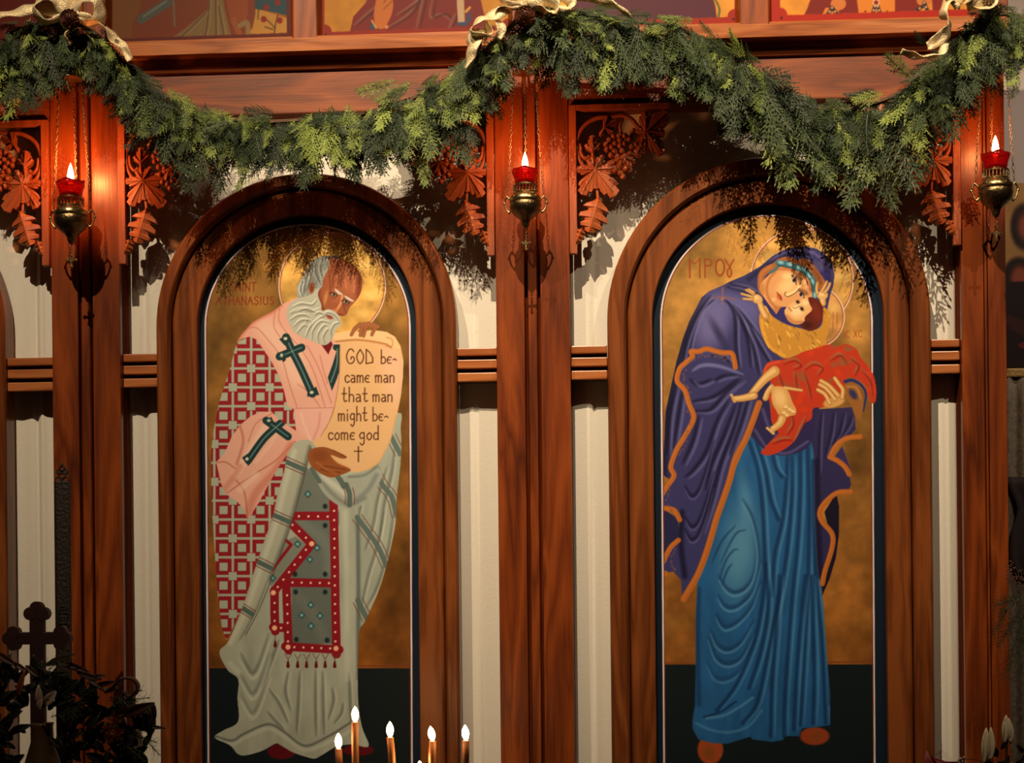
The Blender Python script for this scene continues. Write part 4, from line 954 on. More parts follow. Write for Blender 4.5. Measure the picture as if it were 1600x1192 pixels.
# the neighbouring arch that the left edge of the photograph cuts off: plain gold ground
cvC = Canvas(-420, 320, 10, 1204, 1, seed=4); gold_ground(cvC, -213, 520, 161, -374, -372, -52, -50, 1204, 1044)
tC, cxC, czC, kC = arched_icon(-211, 519, 173, 214, 237, Z_BASE, 'arched icon cut off by the left edge of the photo, only its oak moulding seen', cvC)
del cvC

# ---- ribbed cross rails between arches and columns ---------------------------
def rail(xa, xb, ptop, ref, lab):
    k = mpp(-.01); z = Zp(ref, ptop, -.01)
    t = thing('cross_rail', lab, 'rail', ((xa+xb)/2, 0, z-.06), 'ribbed oak rails between arches and columns')
    for a, b in ((0, 12.5), (18.5, 32.5), (39, 53)):
        bm = BM(); add_box(bm, xa, xb, -.002, .034, z-b*k, z-a*k, .0035); obj('slat', bm, oak_r, t)
    bm = BM(); add_box(bm, xa, xb, .034, .05, z-53*k, z-1*k); obj('rail_back', bm, dark_gap, t)
g = .001
kk = mpp(.03)
rail(cxC+237*kC+g, cols[0][0]-g, 558, 56, 'ribbed oak cross rail left of the left pilaster')
rail(cols[0][1]+g, cxA-236.5*kA-g, 552, 216, 'ribbed oak cross rail between the left pilaster and the bishop icon')
rail(cxA+236.5*kA+g, cols[1][0]-g, 542.5, 746, 'ribbed oak cross rail between the bishop icon and the middle pilaster')
rail(cols[1][1]+g, cxB-247*kB-g, 539, 920, 'ribbed oak cross rail right of the middle pilaster')
rail(cxB+247*kB+g, cols[2][0]-g, 529, 1474, 'ribbed oak cross rail left of the right pilaster')

# ================================================================ LINTEL, LEDGE, UPPER ICONS
for i, (a, b) in enumerate(bays):
    t = thing('lintel_beam', ['oak lintel beam at the far left above the cut off arch', 'oak lintel beam under the ledge over the bishop icon', 'oak lintel beam under the ledge over the robed woman icon'][i], 'beam', ((a+b)/2, 0, Z_BEAM0))
    bm = BM(); add_box(bm, a+.001, b-.001, -.026, .14, Z_BEAM0, Z_BEAM1, .004); obj('beam', bm, oak_h, t)
    bm = BM(); add_prism(bm, [(-.02, Z_BEAM1), (-.036, Z_BEAM1+.004), (-.042, Z_BEAM1+.018), (-.042, Z_LEDGE), (-.02, Z_LEDGE)], a+.001, b-.001, lambda p: Vector((p.z, p.x, p.y))); obj('cove', bm, oak_h, t)
kL = mpp(YL)
Z_L1 = Zp(400, 61, YL)
t = thing('ledge', 'long oak ledge under the row of small icons', 'ledge', (0, YL, Z_LEDGE))
bm = BM(); add_box(bm, -3.2, EDGE_X, YL, .086, Z_LEDGE+.0005, Z_L1, .002); obj('ledge_board', bm, oak_r, t)
YU = YL+.035
Z_S = Z_L1+7*kL
stiles = [(Xp(-270, 60, YU), Xp(-235, 60, YU)), (Xp(133, 60, YU), Xp(168, 60, YU)), (Xp(460, 50, YU), Xp(497, 50, YU)), (Xp(800, 40, YU), Xp(838, 40, YU)), (Xp(1156, 30, YU), Xp(1200, 30, YU)), (EDGE_X-.07, EDGE_X)]
ZT = Z_L1+.62
for i, (a, b) in enumerate(stiles):
    bm = BM(); add_box(bm, a, b, YL+.012, .05, Z_L1+.0005, ZT, .003)
    tag(obj('stile', bm, oak_v), ['upright oak stile between small icons, out past the left edge', 'upright oak stile behind the left ribbon bow', 'upright oak stile between the red flower icon and the red robed figure icon', 'upright oak stile behind the middle ribbon bow', 'upright oak stile above the right garland, left of the jewelled icon', 'upright oak end stile behind the right ribbon bow'][i], 'post')
bm = BM(); add_box(bm, -3.2, EDGE_X, YL, .14, ZT+.0005, ZT+.06, .004); tag(obj('top_rail', bm, oak_h), 'oak top rail above the row of small icons, out of frame', 'rail')
def up_canvas(i):
    """bottoms of the small icons; only the lowest strip is seen in the photograph"""
    spec = [(-240, 150, 82), (160, 470, 82), (488, 810, 70), (828, 1166, 56), (1190, 1600, 44)][i]
    x0, x1, yb = spec; y0 = -280
    c = Canvas(x0-6, y0, x1+6, yb+12, 1, seed=20+i)
    c.a[:] = np.array([(150, 36, 26), (112, 24, 20), (150, 34, 26), (170, 40, 26), (178, 40, 24)][i])/255.
    sl = -.0335
    L = lambda x, d=0: yb+sl*(x-x0)-d
    gold = [(180, 110, 45), (160, 100, 36), (176, 130, 62), (206, 156, 78), (206, 150, 70)][i]
    xl, xr = [(-200, 148), (176, 448), (507, 795), (850, 1148), (1219, 1560)][i]
    inner = [(xl, y0+12), (xr, y0+12), (xr, L(xr, 21 if i < 2 else 19)), (xl, L(xl, 21 if i < 2 else 19))]
    m = c.poly(inner, gold, smooth=False, metal=.4); n = noise2(c.h, c.w, 30, c.rng, 3)[..., None]
    c.a = c.a*(1-m[..., None])+c.a*(.85+.3*n)*m[..., None]
    for x in (xl, xr): 
        c.ell(x, L(x, 20), 11, 11, c.a[-2, 3]*255, 1); c.ell(x+(2 if x == xl else -2), L(x, 15), 2.2, 2.2, (60, 20, 20), 1)
    c.clip = m
    if i == 0:
        c.poly([(-150, -120), (-60, -240), (40, -120), (110, 90), (-180, 90)], (140, 34, 26)); c.ell(-60, -180, 60, 60, (214, 150, 70), .9); c.ell(-60, -170, 28, 36, (160, 96, 56), 1)
    if i == 1:
        c.poly([(385, -60), (470, -60), (470, 30), (440, 22), (412, 16), (388, 12)], (40, 88, 118), smooth=False)
        c.poly([(386, 12), (412, 17), (446, 28), (470, 36), (470, 80), (380, 80)], (222, 172, 84), smooth=False)
        c.poly([(190, -260), (260, -200), (225, -10), (214, 66), (160, 66), (160, -100)], (146, 92, 34)); c.ell(300, -170, 75, 75, (222, 160, 74), .9); c.ell(300, -165, 34, 44, (160, 92, 52), 1)
        c.poly([(226, -60), (300, -100), (385, -50), (382, 60), (215, 66), (222, 0)], (146, 66, 28))
        c.poly([(258, 66), (290, 44), (325, 14), (330, -80), (344, -80), (350, 10), (362, 60)], (150, 128, 90), smooth=False)
        for q in ([(330, -60), (325, 30), (318, 66)], [(336, -60), (338, 66)], [(342, 10), (352, 66)], [(322, 20), (290, 52), (270, 66)]): c.stroke(q, 2.4, (96, 76, 48), .8, soft=1); c.stroke(np.array(q)+(3, 0), 2.4, (196, 176, 128), .5, soft=1.2)
        c.poly([(352, -30), (384, -40), (386, 30), (372, 34), (360, 30)], (170, 84, 40)); c.stroke([(365, 32), (372, 48), (380, 64)], 9, (176, 100, 46), 1); c.stroke([(375, 40), (386, 36), (388, 60)], 8, (168, 152, 112), .9)
        c.stroke([(221, 30), (262, 4)], 14, (96, 112, 124), 1, smooth=False); c.stroke([(224, 26), (260, 2)], 3, (160, 172, 170), .7); c.stroke([(271, 0), (273, 40)], 3, (130, 150, 150), .8)
        for q in ([(428, 60), (430, 40), (434, 24)], [(430, 44), (418, 32), (410, 28)], [(426, 46), (414, 42)], [(404, 12), (403, 30)]): c.stroke(q, 1.8, (70, 52, 30), .9)
        for x, y in ((416, 12), (412, 30), (434, 4), (437, 32)): c.ell(x, y, 4.5, 5, (160, 30, 30), 1)
    if i == 2:
        c.poly([(545, 60), (552, 26), (572, 4), (590, -60), (640, -110), (690, -110), (742, -40), (758, 30), (764, 60)], (128, 34, 40), smooth=False)
        c.ell(655, -180, 75, 75, (224, 170, 84), .9); c.ell(655, -175, 34, 44, (170, 100, 56), 1)
        for q in ([(552, 40), (575, 20), (592, 6)], [(600, 46), (640, 20), (660, -20)], [(618, 24), (640, 10), (660, -8)], [(650, 46), (658, 10), (664, -20)], [(676, -4), (672, 26), (690, 22), (704, 32)], [(700, 46), (712, 20)]):
            c.stroke(q, 4, (150, 120, 112), .7, soft=2, taper=True); c.stroke(np.array(q)+(6, 0), 3.5, (72, 16, 24), .7, soft=1.6, taper=True)
        c.poly([(586, 10), (592, -20), (606, -30), (614, 0), (612, 22), (600, 44), (588, 42), (584, 24)], (206, 124, 62)); c.stroke([(608, -10), (600, 4)], 2, (140, 74, 36), .8); c.stroke([(612, 2), (600, 14)], 2, (140, 74, 36), .8); c.ell(604, 42, 3, 3, (222, 150, 96), 1)
        c.poly([(578, 46), (580, 34), (590, 44)], (50, 84, 140), smooth=False); c.stroke([(581, 32), (588, 44)], 2.4, (226, 190, 90), 1)
        c.stroke([(717, -40), (721, 34)], 11, (206, 190, 170), 1, smooth=False); c.poly([(714, 35), (728, 34), (733, 12), (736, 30), (728, 40), (716, 40)], (48, 86, 150), smooth=False); c.stroke([(728, 18), (734, 12)], 4, (226, 180, 80), 1)
    if i == 3:
        c.poly([(1090, -120), (1105, -40), (1118, 40), (1060, 60), (900, 60), (930, -60)], (92, 44, 76)); c.ell(1000, -150, 70, 70, (224, 170, 84), .9); c.ell(1000, -145, 32, 42, (176, 104, 58), 1)
        c.stroke([(1118, 0), (1124, 14), (1122, 30)], 3, (80, 100, 60), .9)
    if i == 4:
        c.poly([(1258, 40), (1262, 12), (1280, -20), (1340, -60), (1346, 0), (1338, 30)], (128, 34, 34)); c.poly([(1395, -60), (1430, -10), (1470, -30), (1476, 40), (1392, 40)], (132, 34, 34))
        c.poly([(1330, -80), (1400, -80), (1398, 24), (1342, 26)], (226, 146, 58), smooth=False); c.ell(1368, -150, 70, 70, (230, 176, 90), .9); c.ell(1368, -145, 32, 42, (186, 112, 62), 1)
        c.poly([(1282, 28), (1290, 12), (1310, 14), (1312, 28)], (228, 140, 50), smooth=False); c.ell(1310, 6, 12, 10, (214, 136, 74), 1)
        c.poly([(1428, 24), (1440, 8), (1456, -2), (1458, 22)], (226, 150, 70), smooth=False); c.ell(1444, 0, 12, 10, (214, 136, 74), 1)
        for a, b, n_ in (((1292, 24), (1300, 12), 3), ((1300, 12), (1310, 24), 3), ((1363, 22), (1369, 4), 4), ((1369, 4), (1376, 22), 4), ((1430, 18), (1444, 8), 3), ((1444, 4), (1450, 18), 3)):
            c.stroke([a, b], 5.5, (60, 40, 44), 1, smooth=False)
            for q in range(n_): c.ell(a[0]+(b[0]-a[0])*q/(n_-1), a[1]+(b[1]-a[1])*q/(n_-1), 1.7, 1.7, (214, 204, 190), 1)
        c.ell(1369, 4, 5.5, 5.5, (232, 210, 190), 1); c.ell(1369, 4, 3.6, 3.6, (150, 26, 30), 1)
        for x, y in ((1352, 18), (1386, 18), (1350, -10), (1388, -10)): c.ell(x, y, 1.8, 1.8, (150, 30, 40), 1)
    c.clip = None
    return c
labs = ['small painted icon behind the left bow, mostly past the left edge', 'small painted icon with red flowers on gold beside blue, top left', 'small painted icon of a figure in dark red holding a blue tipped scroll', 'small painted icon with a purple sleeve behind the middle garland', 'small painted icon with jewelled orange robes, top right']
for i in range(5):
    a, b = stiles[i][1], stiles[i+1][0]
    t = thing('small_icon', labs[i], 'icon', ((a+b)/2, YU, Z_L1), 'row of small icons above the ledge')
    bv = .012; zt = ZT
    bm = BM()
    add_prism(bm, [(YL+.002, Z_L1+.0005), (YL+.004, Z_L1+.006), (YU+.01, Z_L1+bv), (YU+.01, Z_L1+.0005)], a+.001, b-.001, lambda p: Vector((p.z, p.x, p.y)))
    obj('sill_bevel', bm, oak_r, t)
    for xx, s_ in ((a, 1), (b, -1)):
        bm = BM(); add_prism(bm, [(xx+s_*.0005, YL+.014), (xx+s_*.002, YL+.013), (xx+s_*bv, YU+.01), (xx+s_*.0005, YU+.01)], Z_L1+.001, zt-.001); obj('side_bevel', bm, oak_v, t)
    bm = BM(); add_box(bm, a+.001, b-.001, YU+.0125, YU+.03, Z_L1+.001, zt-.001); obj('backing_board', bm, oak_v, t)
    paint_mesh('painted_panel', up_canvas(i), YU+.011, a+.0015, b-.0015, Z_L1+.002, zt-.002, kL*1.3, t, gain=np.array([.60, .50, .40])*[.62, .72, .85, 1.0, 1.1][i])  # paint darker at left, lighter at right: lamp falloff put into the colour

# ================================================================ CARVED BRACKETS
KB = .00199
def bracket(mirror, ax, az, lab):
    """openwork vine bracket; u outwards, v down, in photograph pixels of about two millimetres"""
    s = -1 if mirror else 1
    t = thing('carved_bracket', lab, 'bracket', (ax, 0, az))
    W = lambda u, v, y: Vector((ax+s*u*KB, y, az-v*KB))
    YF, YB = -.045, -.02
    bm = BM(); xs = sorted((ax+s*.5*KB, ax+s*12*KB)); add_box(bm, xs[0], xs[1], YF, YB, az-232*KB, az-.5*KB, .002); obj('stile', bm, oak_c, t)
    bm = BM(); xs = sorted((ax+s*12.3*KB, ax+s*158*KB)); add_box(bm, xs[0], xs[1], YF, YB, az-9*KB, az-.5*KB, .002); obj('top_strip', bm, oak_c, t)
    def vine(name, pts, r=3.3, r1=None):
        bm = BM(); add_tube(bm, cat3([W(u, v, -.033) for u, v in pts], 5), r*KB, 8, (r1 or r)*KB); obj(name, bm, oak_c, t, smooth=True)
    vine('vine_stem', [(42, 108), (26, 98), (16, 82), (13, 60), (18, 42), (30, 28), (48, 20), (66, 20), (84, 18), (98, 24), (110, 38), (120, 46)], 3.6)
    vine('vine_stem', [(42, 105), (43, 125), (45, 150)], 3.0, 2.2)
    vine('vine_stem', [(18, 60), (20, 76), (27, 84), (33, 80)], 2.6, 4.0)
    vine('vine_stem', [(60, 92), (78, 84), (96, 74), (110, 60), (120, 48)], 3.2)
    vine('vine_stem', [(84, 22), (80, 36), (86, 50), (98, 50), (102, 38)], 2.4)
    def leaf(cu, cv, lobes, w=.36, h=.012):
        """lobes: (angle deg clockwise from right, length); wedge shaped fingers with notched tips"""
        lob = sorted(lobes); n = len(lob); outl = []
        for i, (a, L) in enumerate(lob):
            a2 = lob[(i+1) % n][0]+(360 if i == n-1 else 0); ar = R(a)
            for da, f in ((-.50, .46), (-.44, .66), (-.34, .80), (-.22, .78), (-.19, .95), (0, 1.0), (.19, .95), (.22, .78), (.34, .80), (.44, .66), (.50, .46)):
                outl.append((cu+math.cos(ar+da)*L*f, cv+math.sin(ar+da)*L*f, .55 if abs(da) > .16 else .35))
            mid = R((a+a2)/2); gap = R(a2-a)
            outl.append((cu+math.cos(mid)*L*(.36 if gap < 1.4 else .16), cv+math.sin(mid)*L*(.36 if gap < 1.4 else .16), .1))
        bm = BM()
        top = [bm.verts.new(W(u, v, YF-.002+h*q)) for u, v, q in outl]; bot = [bm.verts.new(W(u, v, YB)) for u, v, q in outl]
        c0 = bm.verts.new(W(cu, cv, YF-.006)); c1 = bm.verts.new(W(cu, cv, YB)); m_ = len(outl)
        veins = []
        for i in range(m_):
            bm.faces.new((top[i], top[(i+1) % m_], c0)); bm.faces.new((bot[(i+1) % m_], bot[i], c1)); bm.faces.new((top[(i+1) % m_], top[i], bot[i], bot[(i+1) % m_]))
        o = obj('vine_leaf', bm, oak_c, t)
        bm = BM()
        for a, L in lob:
            ar = R(a); add_tube(bm, [W(cu+math.cos(ar)*L*f, cv+math.sin(ar)*L*f, YF-.0052+.006*f) for f in (.05, .45, .85)], 1.5*KB, 6, .6*KB)
        obj('leaf_vein', bm, oak_c, o)
    leaf(120, 46, [(268, 34), (318, 46), (2, 30), (52, 42), (112, 42), (190, 16)])
    leaf(41, 102, [(182, 30), (120, 44), (86, 30), (52, 52), (358, 33), (235, 20), (300, 26)])
    leaf(38, 74, [(268, 26), (225, 17), (315, 17), (90, 16)])
    leaf(56, 38, [(285, 20), (330, 24), (20, 15), (120, 14)])
    leaf(84, 84, [(60, 26), (110, 22), (20, 22), (150, 16)])
    # long pendant leaf with paired lobes
    def longleaf(u0, v0, u1, v1, w, name='vine_leaf'):
        L = math.hypot(u1-u0, v1-v0); dx, dy = (u1-u0)/L, (v1-v0)/L; outl = []
        side = []
        for f, ww in ((0, .10), (.10, .35), (.16, .75), (.24, .95), (.30, .55), (.36, .50), (.42, 1.0), (.52, 1.05), (.58, .6), (.64, .55), (.70, .8), (.78, .72), (.84, .4), (.92, .35), (1, .05)): side.append((f, ww*w/2))
        for f, q in side: outl.append((u0+dx*L*(f+.004*q)-dy*q, v0+dy*L*(f+.004*q)+dx*q))
        for f, q in side[::-1]: outl.append((u0+dx*L*(f+.004*q)+dy*q, v0+dy*L*(f+.004*q)-dx*q))
        bm = BM(); n = len(side)
        mid = [bm.verts.new(W(u0+dx*L*f, v0+dy*L*f, YF-.005)) for f, q in side]; midb = [bm.verts.new(W(u0+dx*L*f, v0+dy*L*f, YB)) for f, q in side]
        for half in (outl[:n], outl[n:][::-1]):
            tp = [bm.verts.new(W(u, v, YF+.006)) for u, v in half]; bt = [bm.verts.new(W(u, v, YB)) for u, v in half]
            for i in range(n-1):
                bm.faces.new((tp[i], tp[i+1], mid[i+1], mid[i])); bm.faces.new((bt[i], bt[i+1], midb[i+1], midb[i])); bm.faces.new((tp[i], tp[i+1], bt[i+1], bt[i]))
        obj(name, bm, oak_c, t)
    longleaf(47, 145, 30, 200, 44); longleaf(20, 192, 10, 216, 17)
    # grapes
    rg = random.Random(5); bm = BM(); add_tube(bm, [W(86, 48, -.030), W(80, 62, -.028), W(74, 84, -.026)], 3.5*KB, 6); cl = obj('grape_cluster', bm, oak_c, t)
    spots = []
    for _ in range(600):
        a = rg.uniform(0, 6.28); q = math.sqrt(rg.random()); u, v = 80+27*q*math.cos(a), 66+17*q*math.sin(a)
        if all((u-x)**2+(v-y)**2 > 56 for x, y in spots): spots.append((u, v))
    spots += [(84, 92), (76, 88), (68, 92), (88, 102), (80, 108), (72, 104), (84, 114)]
    for u, v in spots:
        bm = BM(); add_sph(bm, W(u, v, YF+.006), 5.0*KB, 8, 5); obj('grape', bm, oak_c, cl, smooth=True)
    return t
azs = []
zb_ = Z_BEAM0-.001
bracket(False, cols[1][1]+.001, zb_, 'openwork vine bracket right of the middle pilaster, lit by its lamp')
bracket(True, cols[1][0]-.001, zb_, 'openwork vine bracket left of the middle pilaster, half behind cedar')
bracket(False, cols[0][1]+.001, zb_, 'openwork vine bracket right of the left pilaster, glowing red')
bracket(True, cols[0][0]-.001, zb_, 'openwork vine bracket at the left edge, left of the leftmost lamp')
bracket(True, cols[2][0]-.001, zb_, 'openwork vine bracket left of the right pilaster')

# ================================================================ HANGING LAMPS
glass_r = plain('ruby_glass', (.42, .008, .006), .08, trans=.75, spec=.6)
def lamp(pxc, pyf, lab, glow, sc=1.0):
    """pxc, pyf: where the base of the flame is seen; everything below is in metres around the lamp axis"""
    Y = -.18; k = mpp(Y)*sc; c = P(pxc, pyf, Y); x, z = c.x, c.z
    t = thing('hanging_oil_lamp', lab, 'lamp', (x, Y, z-.24), 'hanging vigil lamps with red glass cups')
    L = lambda prof, name, mat, seg=28, sm=True: (lambda b: (add_lathe(b, [(r*k, -h*k) for r, h in prof], (x, Y, z), seg), obj(name, b, mat, t, smooth=sm))[1])(BM())
    # ruby glass with scalloped rim
    bm = BM(); seg = 32; rings = []
    for r, h in ((16, 26), (17, 18), (18, 12), (20.5, 6), (22, 0), (20.6, 0), (19, 6), (16.6, 12), (15.4, 18), (14, 25)):
        ring = []
        for q in range(seg):
            a = 2*math.pi*q/seg; up = (2.6*max(0, math.cos(4*a)) if h == 0 else 0)
            ring.append(bm.verts.new((x+r*k*math.cos(a), Y+r*k*math.sin(a), z-(h-up-1)*k)))
        rings.append(ring)
    for A, B in zip(rings, rings[1:]):
        for q in range(seg): bm.faces.new((A[q], A[(q+1) % seg], B[(q+1) % seg], B[q]))
    bm.faces.new(rings[0]); bm.faces.new(rings[-1]); obj('glass_cup', bm, glass_r, t, smooth=True)
    L([(0, 14), (13, 14), (13.4, 17), (0, 17)], 'oil', plain('lamp_oil', (.5, .16, .04), .2) if 'lamp_oil' not in MATS else MATS['lamp_oil'])
    # pierced gallery
    bm = BM()
    for h in (22.5, 34.5): add_lathe(bm, [(18, -(h)*k/k*1.0) if False else (18*k, -h*k), (19.6*k, -h*k), (19.6*k, -(h+2)*k), (18*k, -(h+2)*k), (18*k, -h*k)], (x, Y, z), 28)
    for q in range(22):
        a = 2*math.pi*q/22; p0 = Vector((x+18.8*k*math.cos(a), Y+18.8*k*math.sin(a), 0))
        add_tube(bm, [p0+Vector((0, 0, z-24*k)), p0+Vector((0, 0, z-35*k))], .9*k, 5)
    obj('gallery', bm, brass, t)
    L([(17, 36), (19, 36.5), (21, 38), (25, 43), (26, 48), (25.4, 49.5), (24, 50), (17, 50), (17, 36)], 'collar', brass)
    bm = BM()
    for q in range(16):
        a = 2*math.pi*q/16; add_sph(bm, (x+24.3*k*math.cos(a), Y+24.3*k*math.sin(a), z-43.5*k), 1.6*k, 6, 4)
    obj('collar_beading', bm, brass, t, smooth=True)
    L([(24, 50.2), (25.4, 52), (25.6, 57), (24, 63), (20.5, 68.5), (15.5, 73), (10, 77), (7, 81), (6, 86), (4.2, 90), (2, 92), (0, 92.5)], 'bowl', brass_d)
    # handles and chains
    zc = z+160*k
    for q, a in enumerate((R(180-12), R(12), R(90))):
        dx, dy = math.cos(a), math.sin(a)
        hp = [(24, -46), (30, -40), (34, -46), (33, -56), (28, -64), (22, -60)]
        bm = BM(); add_tube(bm, cat3([(x+r*k*dx, Y+r*k*dy, z+h*k) for r, h in hp], 4), 1.5*k, 6)
        for r, h in ((30, -40), (35, -50), (27, -65)): add_sph(bm, (x+r*k*dx, Y+r*k*dy, z+h*k), 2.4*k, 7, 5)
        obj('handle', bm, brass, t, smooth=True)
        a0 = Vector((x+29*k*dx, Y+29*k*dy, z-37*k)); a1 = Vector((x+17*k*dx, Y+17*k*dy, zc-3*k)); n = 34; bm = BM()
        for j in range(n):
            p = a0.lerp(a1, (j+.5)/n); big = 1.5 if j % 7 == 3 else 1
            add_torus(bm, p, 2.3*k*big, .55*k, (0, 1, 0) if j % 2 else (1, 0, 0), 10, 5, .62 if j % 2 else 1, 1.15 if j % 2 else 1)
        obj('chain', bm, chain_m, t, smooth=True)
    bm = BM(); add_lathe(bm, [(19*k, -4*k), (19*k, -3*k), (12*k, 1*k), (6*k, 6*k), (4*k, 11*k), (0, 12*k)], (x, Y, zc), 24); add_lathe(bm, [(0, -3.9*k), (19*k, -4*k)], (x, Y, zc), 24); obj('cap', bm, brass, t, smooth=True)
    bm = BM(); add_torus(bm, (x, Y, zc+18*k), 6.5*k, 1*k, (0, 1, 0), 20, 6); obj('ring', bm, brass, t, smooth=True)
    zl = max(Z_LEDGE+.012, zc+52*k); bm = BM(); add_tube(bm, cat3([(x, Y, zc+24*k), (x-1*k, Y, zc+34*k), (x, Y, zc+44*k), (x+.5*k, Y, zc+48*k), (x, Y, zl)], 4), 1.3*k, 6, 1.8*k); add_tube(bm, [(x, Y, zl-.001), (x, YL-.001, zl)], 2.2*k, 8); obj('hook', bm, brass, t, smooth=True)
    # finial chain and cross
    bm = BM()
    for j in range(5): add_torus(bm, (x, Y, z-(94+j*3.2)*k), 1.7*k, .55*k, (0, 1, 0) if j % 2 else (1, 0, 0), 8, 5)
    obj('pendant_chain', bm, brass_d, t, smooth=True)
    bm = BM(); cz_ = z-117*k
    add_box(bm, x-1.6*k, x+1.6*k, Y-.9*k, Y+.9*k, cz_-8*k, cz_+8*k); add_box(bm, x-6.5*k, x+6.5*k, Y-.8*k, Y+.8*k, cz_+.2*k, cz_+3.4*k)
    for u, v in ((0, 8), (0, -8), (-6.5, 1.8), (6.5, 1.8)): add_sph(bm, (x+u*k, Y, cz_+v*k), 2.5*k, 7, 5)
    obj('pendant_cross', bm, brass, t)
    # float, wick and flame
    L([(0, 12), (3.4, 12), (3.4, 2), (2.4, 0), (0, 0)], 'wick_holder', wax, 10)
    bm = BM(); fl = [(0, 3), (3.2, 0), (4.8, -5), (5.2, -10), (4.4, -16), (3.0, -22), (1.3, -27), (0, -30)]
    add_lathe(bm, [(r*k, -h*k) for r, h in fl], (x, Y, z), 12); f = obj('flame', bm, flame_m, t, smooth=True); f.visible_shadow = True
    l = bpy.data.lights.new('lamp_glow', 'POINT'); l.energy = glow; l.color = (1.0, .30, .08); l.shadow_soft_size = .012
    lo = bpy.data.objects.new('lamp_glow', l); C.objects.link(lo); lo.location = (x, Y-.0, z+36*k)
    lo.parent = None
    return t
lamp(110.5, 286, 'brass oil lamp with ruby glass hanging before the left pilaster', 3.8, 1.06)
lamp(820.5, 267, 'brass oil lamp with ruby glass hanging before the middle pilaster', 2.3, .98)
lamp(1555.5, 243, 'brass oil lamp with ruby glass hanging at the right end by the grey wall', 1.5, 1.04)

# ================================================================ CEDAR GARLANDS
def sprig_mesh(seed, L=.16, wide=.5, wd=.0021):
    """one flat cedar spray: drooping rachis, alternate branchlets, scale leaved branchlets on those"""
    rs = random.Random(seed); bm = BM()
    def curve(f): return Vector((0.02*L*math.sin(f*3+seed), -.22*L*f*f, -L*f))
    def scale(p, d, nrm, l, w_):
        s_ = d.cross(nrm).normalized()*w_
        a = bm.verts.new(p-d*l*.1); b = bm.verts.new(p+d*l*.45+s_+nrm*w_*.35); c = bm.verts.new(p+d*l); e = bm.verts.new(p+d*l*.45-s_+nrm*w_*.35)
        bm.faces.new((a, b, c, e))
    n = 13
    add_tube(bm, [curve(f/6) for f in range(7)], .0016, 4, .0006)
    for i in range(n):
        f = .06+.94*i/n; base = curve(f); sd = 1 if i % 2 else -1
        l1 = L*wide*(1.05-f)*rs.uniform(.7, 1.15)*(.55 if i < 2 else 1)+.010
        ang = R(rs.uniform(22, 38))
        d = Vector((sd*math.sin(ang), rs.uniform(-.18, .18), -math.cos(ang))).normalized(); nr = Vector((0, -1, 0))
        m_ = max(3, int(l1/.0105))
        prev = base
        for j in range(m_):
            q = (j+1)/m_; p = base+d*l1*q+Vector((0, -.08*l1*q*q, -.16*l1*q*q))
            dd = (p-prev).normalized(); scale(prev, dd, nr, (p-prev).length*1.25, wd)
            ss = .017*(1.1-q)+.006
            for s2 in (-1, 1):
                d2 = (dd+dd.cross(nr)*s2*.85).normalized(); d2.y += rs.uniform(-.2, .1)
                scale(prev, d2, nr, ss, wd)
                if ss > .014: scale(prev+d2*ss*.8, (d2+dd*.6).normalized(), nr, ss*.6, wd*.9)
            prev = p
        scale(prev, d, nr, .009, .0018)
    me = bpy.data.meshes.new('sprig'); bm.to_mesh(me); bm.free(); me.materials.append(cedar_m); return me
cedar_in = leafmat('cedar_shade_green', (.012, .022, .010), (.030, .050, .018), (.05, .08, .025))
SPR = [sprig_mesh(s_, .17, w_) for s_, w_ in ((1, .42), (2, .5), (3, .36), (4, .55), (5, .46), (6, .4))]
def look(p0, d, face, length, L0=.17, wobble=0.0):
    """matrix that lays a sprig (running down its own -Z, face -Y) from p0 along d"""
    d = d.normalized(); zc_ = -d; y = (-face); y = (y-zc_*y.dot(zc_)).normalized(); xx = y.cross(zc_)
    s_ = length/L0
    M = Matrix((xx*s_, y*s_, zc_*s_)).transposed().to_4x4(); M.translation = p0; return M
